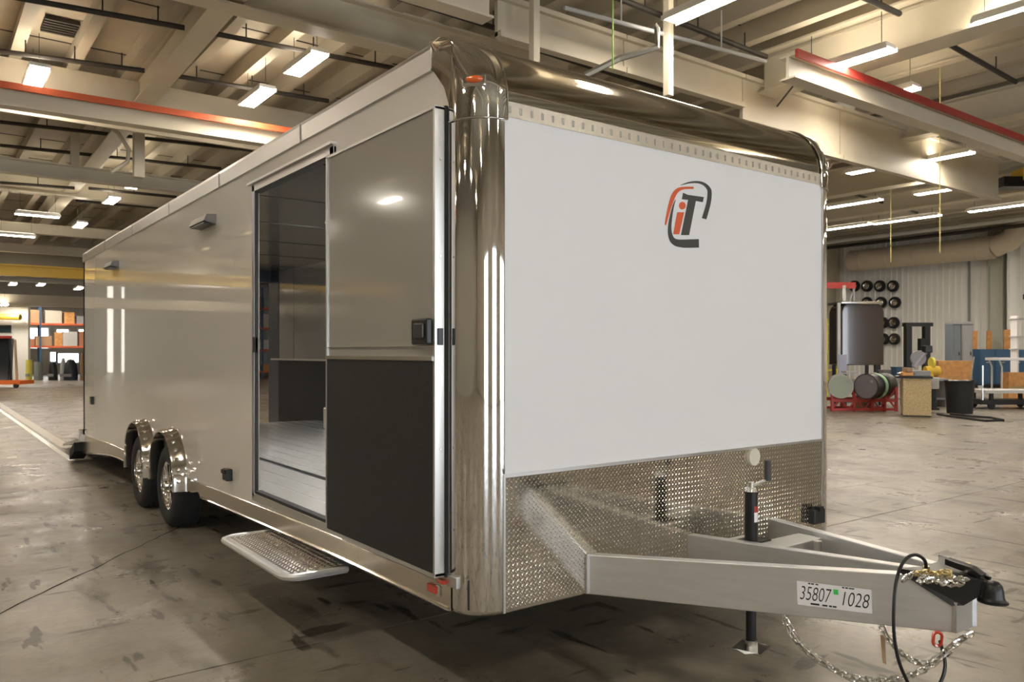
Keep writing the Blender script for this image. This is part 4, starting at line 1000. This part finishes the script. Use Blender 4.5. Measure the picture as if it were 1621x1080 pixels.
# black bin
t = facing('round_bin', 'black round waste bin with white scraps on top', 'bin', 1530, 656); s = scl(656); r1 = 22*s; h_ = 53*s
MB().lathe([(0, 0), (r1*.84, 0), (r1*.97, h_*.96), (r1*1.04, h_*.97), (r1*1.04, h_), (r1*.97, h_), (r1*.95, h_*.9), (0, h_*.86)], (0, .3, 0), (0, 0, 1), 28).build('bin_body', BLKR, t, smooth=True, angle=40)
MB().box((-r1*.2+.35, -.01, h_*.78), (-r1*.2+.47, .02, h_*.86)).build('bin_tag', LGREY, t)
loc = Vector(t.location)
ORD2 = ['leftmost', 'second from left', 'third from left', 'fourth from left', 'fifth from left']
for i in range(5):
    a_ = random.uniform(-.3, .3); q = loc + FW*.3 + RT*((-.62+.31*i)*r1) + FW*(random.uniform(-.3, .3)*r1) + UP*(h_*.955)
    tt = MB(); tt.box((-.045, -.06, -.035), (.045, .06, .035), Matrix.Rotation(random.uniform(-.5, .5), 4, 'Y') @ Matrix.Rotation(a_, 4, 'Z')); o = tt.build('paper_scrap', (LGREY, STICK, GREY)[i % 3]); o.location = q
    tag(o, '%s, %s in the black round bin' % (('light grey scrap', 'white paper scrap', 'dark grey scrap')[i % 3], ORD2[i]), 'scrap', 'scraps in the black bin')
tt = MB(); q = loc+FW*.3+UP*h_*.8; tt.cyl((0, 0, 0), tuple(RT*.35*.3+UP*.75), .02, 6); o = tt.build('metal_rod', GALV); o.location = q+RT*.25; tag(o, 'bright rod sticking up out of the black bin', 'rod')
tag(MB().tube([gp(1484, 657)+UP*.02, gp(1500, 660)+UP*.02, gp(1530, 664)+UP*.02, gp(1560, 668)+UP*.02, gp(1588, 667)+UP*.02, gp(1570, 663)+UP*.02, gp(1540, 661)+UP*.02, gp(1505, 657)+UP*.02], .03, 6).build('floor_hose', BLKR), 'black hose lying on the floor before the black bin', 'hose')
# small stand with grinder: yellow machine
t = facing('pedestal_grinder', 'yellow pedestal grinder on a dark stand, left of the black bin', 'grinder', 1482, 650); s = scl(650)
MB().box((-.14, .1, 0), (.14, .4, .05)).build('foot', BLACK, t); MB().box((-.09, .15, .05), (.09, .35, .62)).build('pedestal', BLACK, t); MB().box((-.13, .08, .55), (.13, .4, .85)).build('guard_cloth', LGREY, t, bevel=.02)
MB().cyl((-.16, .25, 1.02), (.2, .25, 1.02), .12, 16).build('motor', YEL, t, smooth=True); MB().cyl((-.05, .25, .85), (-.05, .25, .95), .1, 10).build('neck', YEL, t); MB().lathe([(0, -.03), (.15, -.03), (.15, .03), (0, .03)], (.02, .25, 1.22), (1, 0, 0), 16).build('wheel_guard', YFL, t)
t = thing('tool_chest', 'orange-brown wooden crate on a low bench behind the grinder', 'crate', CAM+ray(1497, 612)*24-UP*.05, -TH)
MB().box((-.35, -.25, .35), (.65, .25, .95)).build('crate_body', WOOD, t, bevel=.01); MB().box((-.4, -.3, .30), (.7, .3, .35)).build('crate_top', BLACK, t)
t.location.z = 0.3
MB().box((-.4, -.25, -.3), (-.3, .25, .30)).build('leg', BLACK, t); MB().box((.6, -.25, -.3), (.7, .25, .30)).build('leg', BLACK, t)
MB().box((-.4, -.2, .0), (.7, .2, .04)).build('shelf', BLACK, t)
# lockers
t = thing('tall_locker', 'tall grey steel lockers against the right wall', 'locker', CAM+ray(1518, 600)*33, -TH); t.location.z = 0; s = 33/F
hh = H+(HOR-510)*s
for i, (a_, b_, m_) in enumerate(((-16*s, -3*s, mat('blue grey locker', (.16, .18, .21), .4)), (-2*s, 15*s, GREY))):
    MB().box((a_, -.3, 0), (b_, .3, hh)).build('locker_body', m_, t); MB().box((a_+.04, -.33, .1), (b_-.04, -.3, hh-.15)).build('locker_door', m_, t, bevel=.01); MB().box((b_-.12, -.36, hh*.5), (b_-.09, -.33, hh*.55)).build('handle', BLACK, t)
MB().box((-16.5*s, -.34, hh-.1), (15.5*s, .3, hh)).build('locker_top', GREY, t)
# plywood sheets
for px, d, wpx, y0_, y1_, lab in ((1541, 36, 9, 605, 524, 'narrow orange plywood sheet right of the grey lockers'), (1564, 38, 8, 602, 524, 'orange plywood sheet left of the sage column'), (1596, 36, 18, 600, 522, 'wide orange plywood sheet right of the sage column')):
    p = CAM+ray(px, 600)*d; p.z = 0; s = d/F; o = MB().box((-wpx*s/2, -.03, 0), (wpx*s/2, .03, H+(HOR-y1_)*s)).build('plywood_sheet', WOOD); o.location = p; o.rotation_euler = (.04, 0, -TH); tag(o, lab, 'board')
# blue cabinets
t = thing('blue_cabinet', 'long dark blue cabinet row against the right wall', 'cabinet', CAM+ray(1590, 604)*34, -TH); t.location.z = 0; s = 34/F
for i in range(4):
    a_ = (-46+i*24)*s; b_ = (-46+i*24+23.5)*s; MB().box((a_, -.3, .15), (b_, .4, H+(HOR-553)*s)).build('cabinet_body', BLUE, t); MB().box((a_+.03, -.33, .2), (b_-.03, -.3, H+(HOR-556)*s)).build('cabinet_door', BLUE, t, bevel=.01); MB().box(((a_+b_)/2-.07, -.36, 1.05), ((a_+b_)/2+.07, -.33, 1.1)).build('handle', GALV, t)
MB().box((-46*s, -.2, 0), (50*s, .35, .15)).build('plinth', BLACK, t)
# white folding table
t = thing('folding_table', 'white topped folding table at the right edge', 'table', CAM+ray(1606, 620)*24, -TH); t.location.z = 0; s = 24/F; zt1 = H+(HOR-568)*s
MB().box((-36*s, -.35, zt1-.05), (45*s, .35, zt1+.03)).build('table_top', STICK, t, bevel=.01)
for a_ in (-28*s, 38*s): MB().tube([(a_-.08, -.25, zt1-.05), (a_, -.25, zt1-.25), (a_, -.25, 0)], .025, 6).build('leg', LGREY, t); MB().tube([(a_-.08, .25, zt1-.05), (a_, .25, zt1-.25), (a_, .25, 0)], .025, 6).build('leg', LGREY, t)
for dx, w_, lab in ((-.05, .5, 'brown cardboard box standing under the white table, left one'), (.55, .4, 'brown cardboard box under the white table, right one')):
    tt = thing('cardboard_box', lab, 'box', t.location+RT*dx+FW*.0, -TH); MB().box((-w_/2, -.2, 0), (w_/2, .2, .9)).build('carton_body', WOOD if dx < 0 else CARD, tt); MB().box((-w_/2, -.21, .42), (w_/2, -.2, .48)).build('tape', BRASS, tt)
# low flat cart
t = thing('flat_cart', 'long low flat cart with a pale deck at the right edge', 'cart', CAM+ray(1590, 634)*21.5, -TH); t.location.z = 0; s = 21.5/F
MB().box((-48*s, -.5, .42), (60*s, .5, .50)).build('cart_deck', LGREY, t); MB().box((-52*s, -.45, .12), (60*s, .45, .24)).build('cart_frame', BLACK, t)
for a_ in (-35*s, 40*s):
    for b_ in (-.4, .4): MB().cyl((a_, b_-.03, .09), (a_, b_+.03, .09), .09, 12).build('caster', BLKR, t); MB().box((a_-.04, b_-.04, .2), (a_+.04, b_+.04, .42)).build('cart_post', BLACK, t)
MB().cyl((-50*s, -.45, .24), (-50*s, -.45, 1.15), .02, 6).build('cart_handle', GALV, t)
# white shelf unit right edge
t = thing('shelf_unit', 'pale shelving unit cut by the right edge', 'shelf', CAM+ray(1620, 600)*30, -TH); t.location.z = 0; s = 30/F
for a_ in (-14*s, 14*s): MB().box((a_-.03, -.2, 0), (a_+.03, .2, H+(HOR-500)*s)).build('upright', STICK, t)
for zz in (H+(HOR-504)*s, H+(HOR-532)*s, H+(HOR-552)*s, .3): MB().box((-17*s, -.22, zz-.04), (16*s, .22, zz)).build('shelf_board', LGREY, t)
MB().box((2*s, -.25, H+(HOR-474)*s), (20*s, .1, H+(HOR-466)*s)).build('dark_bracket', BLACK, t)
MB().box((10*s, -.02, H+(HOR-500)*s), (13*s, .02, H+(HOR-466)*s)).build('bracket_post', BLACK, t)
# ceiling mounted heater dark
t = thing('unit_heater', 'dark ceiling hung heater with orange corner at the right edge', 'heater', at_d(1605, 293, 26), -TH)
MB().box((-.5, -.3, -.1), (.4, .3, .22)).build('heater_body', BLACK, t); MB().box((.1, -.32, .1), (.5, .3, .5)).build('orange_cover', YEL, t)

# ================================================================== BACKGROUND LEFT
t = thing('panel_cart', 'orange wheeled cart carrying dark glass panels at the left edge', 'cart', CAM+ray(10, 610)*34, -TH); t.location.z = 0; s = 34/F
MB().box((-60*s, -.5, .15), (33*s, .5, .32)).build('cart_deck', mat('orange paint', (.80, .17, .03), .5), t)
for a_ in (-40*s, 26*s): MB().cyl((a_, -.5, .1), (a_, -.42, .1), .1, 12).build('caster', BLKR, t)
for i, (a_, w_, h_, m_) in enumerate(((-46, 24, 66, BLACK), (-20, 26, 68, mat('dark glass', (.02, .025, .03), .08)), (-8, 16, 66, mat('grey glass', (.2, .21, .23), .1)))):
    mb = MB(); mb.prism([(a_*s, -.3+i*.15, .32), ((a_+w_)*s, -.3+i*.15, .32), ((a_+w_-5)*s, .1+i*.12, .32+h_*s), ((a_)*s, .1+i*.12, .32+h_*s)], (0, .05, 0)); mb.build('glass_panel', m_, t)
MB().cyl((17*s, 0, .3), (9*s, .2, .32+64*s), .05, 6).build('frame_post', CARD, t); MB().cyl((8*s, 0, .3), (1*s, .2, .32+68*s), .05, 6).build('frame_post', BLACK, t)
MB().box((-60*s, .0, .32+66*s), (6*s, .12, .32+70*s)).build('frame_top', RED, t)
# far room wall
t = thing('office_booth', 'pale panelled booth with a small dark window, far left', 'booth', (CAM+ray(5, 590)*43.5).xy.to_3d(), -TH); s = 43.5/F
for i in range(5): MB().box(((-90+i*26)*s, 0, 0), ((-90+i*26+25.6)*s, .2, H+(HOR-486)*s)).build('booth_panel', WALLM, t)
MB().box((-6*s, -.05, H+(HOR-527)*s), (13*s, 0, H+(HOR-515)*s)).build('booth_window', mat('dark pane', (.03, .05, .06), .1), t)
MB().cyl((-90*s, -.6, H+(HOR-500)*s), (38*s, -.6, H+(HOR-503)*s), .16, 8).build('yellow_rail', YEL, t)
# far windows / door with daylight behind the rack
yw = 71.9
for i, (pa, pb, qa, qb) in enumerate(((44, 76, 520, 551), (90, 108, 522, 531), (80, 88, 558, 572), (92, 124, 560, 574), (125, 134, 522, 532))):
    A_ = at_y(pa, qb, 62); B_ = at_y(pb, qa, 62)
    f = MB(); f.box((A_.x-.12, 62.0, A_.z-.1), (B_.x+.12, 62.1, A_.z)); f.box((A_.x-.12, 62.0, B_.z), (B_.x+.12, 62.1, B_.z+.1)); f.box((A_.x-.12, 62.0, A_.z), (A_.x, 62.1, B_.z)); f.box((B_.x, 62.0, A_.z), (B_.x+.12, 62.1, B_.z))
    w_ = struct(f.build('window_%d' % (i+1), LGREY)); MB().box((A_.x, 62.02, A_.z), (B_.x, 62.06, B_.z)).build('pane', WINL, w_)
struct(MB().box((-22, 62.1, 0), (20, 62.3, 8)).build('wall_far', mat('far wall', (.36, .34, .31), .7)))
# pallet racking across the far left
cols = [(CARD, 'brown cardboard box'), (mat('pale carton', (.55, .50, .42), .7), 'pale beige carton'), (LGREY, 'light grey crate'), (mat('grey green bin', (.30, .36, .34), .6), 'grey-green bin'), (WOOD, 'orange wooden crate'), (mat('rust carton', (.38, .16, .09), .7), 'rust red carton'), (GREY, 'dark grey crate')]
ORD = ['first', 'second', 'third', 'fourth', 'fifth', 'sixth', 'seventh', 'eighth', 'ninth', 'tenth', 'eleventh', 'twelfth', 'thirteenth', 'fourteenth']
LV = ['lowest shelf', 'second shelf', 'third shelf', 'fourth shelf']
def rack(label, cx, cy, W_, levels, nb, dp=1.0, nm='upper'):
    t = thing('pallet_rack', label, 'rack', (cx, cy, 0)); top = levels[-1]+1.2
    for a_ in (-W_/2, 0, W_/2):
        for b_ in (-dp/2, dp/2): MB().box((a_-.05, b_-.05, 0), (a_+.05, b_+.05, top)).build('upright', BLUE, t)
    for li, z_ in enumerate(levels):
        for b_ in (-dp/2, dp/2): MB().box((-W_/2, b_-.04, z_-.12), (W_/2, b_+.04, z_)).build('rack_beam', ORANGE, t)
        MB().box((-W_/2, -dp/2+.04, z_-.03), (W_/2, dp/2-.04, z_)).build('rack_deck', LGREY, t)
        x = -W_/2+.15; k = 0
        while x < W_/2-.9:
            w_ = random.uniform(.4, .9); h_ = random.uniform(.35, 1.0); m_, cn = random.choice(cols)
            mb = MB(); mb.box((0, -.4, 0), (w_, .4, h_)); c = mb.build('stored_box', m_); c.location = (cx+x, cy, z_+.002)
            tag(c, '%s, %s from left on %s of %s' % (cn, ORD[k], LV[li], nm), 'box', 'boxes on the %s' % nm); x += w_+random.uniform(.02, .2); k += 1
    return t
random.seed(3)
rack('tall rack of mixed boxes between the booth and the trailer, far left', 6.0, 57, 8.5, [1.9, 3.3], 5, nm='far left rack')
rack('orange-beamed rack seen through the open trailer doorway', 16.6, 48, 4.0, [.4, 1.7, 3.0, 4.2], 5, nm='rack seen through the trailer')
# covered machines in front of the far rack
for i, (px, w_, h_, m_, lab) in enumerate(((46, 9, 36, YFL, 'yellow cylinder standing by the far booth'), (61, 13, 32, mat('grey green cover', (.30, .33, .30), .5), 'grey-green cabinet at far left, right of the yellow cylinder'), (84, 13, 30, BLACK, 'black covered machine at far left, the left of two'), (112, 20, 34, mat('dark navy cover', (.02, .025, .04), .4), 'dark navy covered machine nearest the trailer rear'), (100, 9, 36, LGREY, 'pale machine between the two dark covered ones'), (130, 6, 44, CARD, 'brown post like crate at the trailer rear'))):
    d = 43; s = d/F; p = CAM+ray(px, 600)*d; p.z = 0
    t = thing('covered_machine' if i > 1 else 'storage_cabinet', lab, 'machine' if i > 1 else 'cabinet', p, -TH)
    mb = MB(); n_ = 10
    mb.lathe([(0, 0), (w_*s*.5, 0), (w_*s*.52, h_*s*.3), (w_*s*.42, h_*s*.75), (w_*s*.25, h_*s*.95), (0, h_*s)] if i > 1 else [(0, 0), (w_*s*.5, 0), (w_*s*.5, h_*s*.9), (0, h_*s*.9)], (0, 0, 0), (0, 0, 1), 14)
    mb.build('body', m_, t, smooth=True, angle=40); MB().box((-w_*s*.3, -w_*s*.5-.02, .2), (w_*s*.3, -w_*s*.2, .35)).build('base_box', GREY, t)
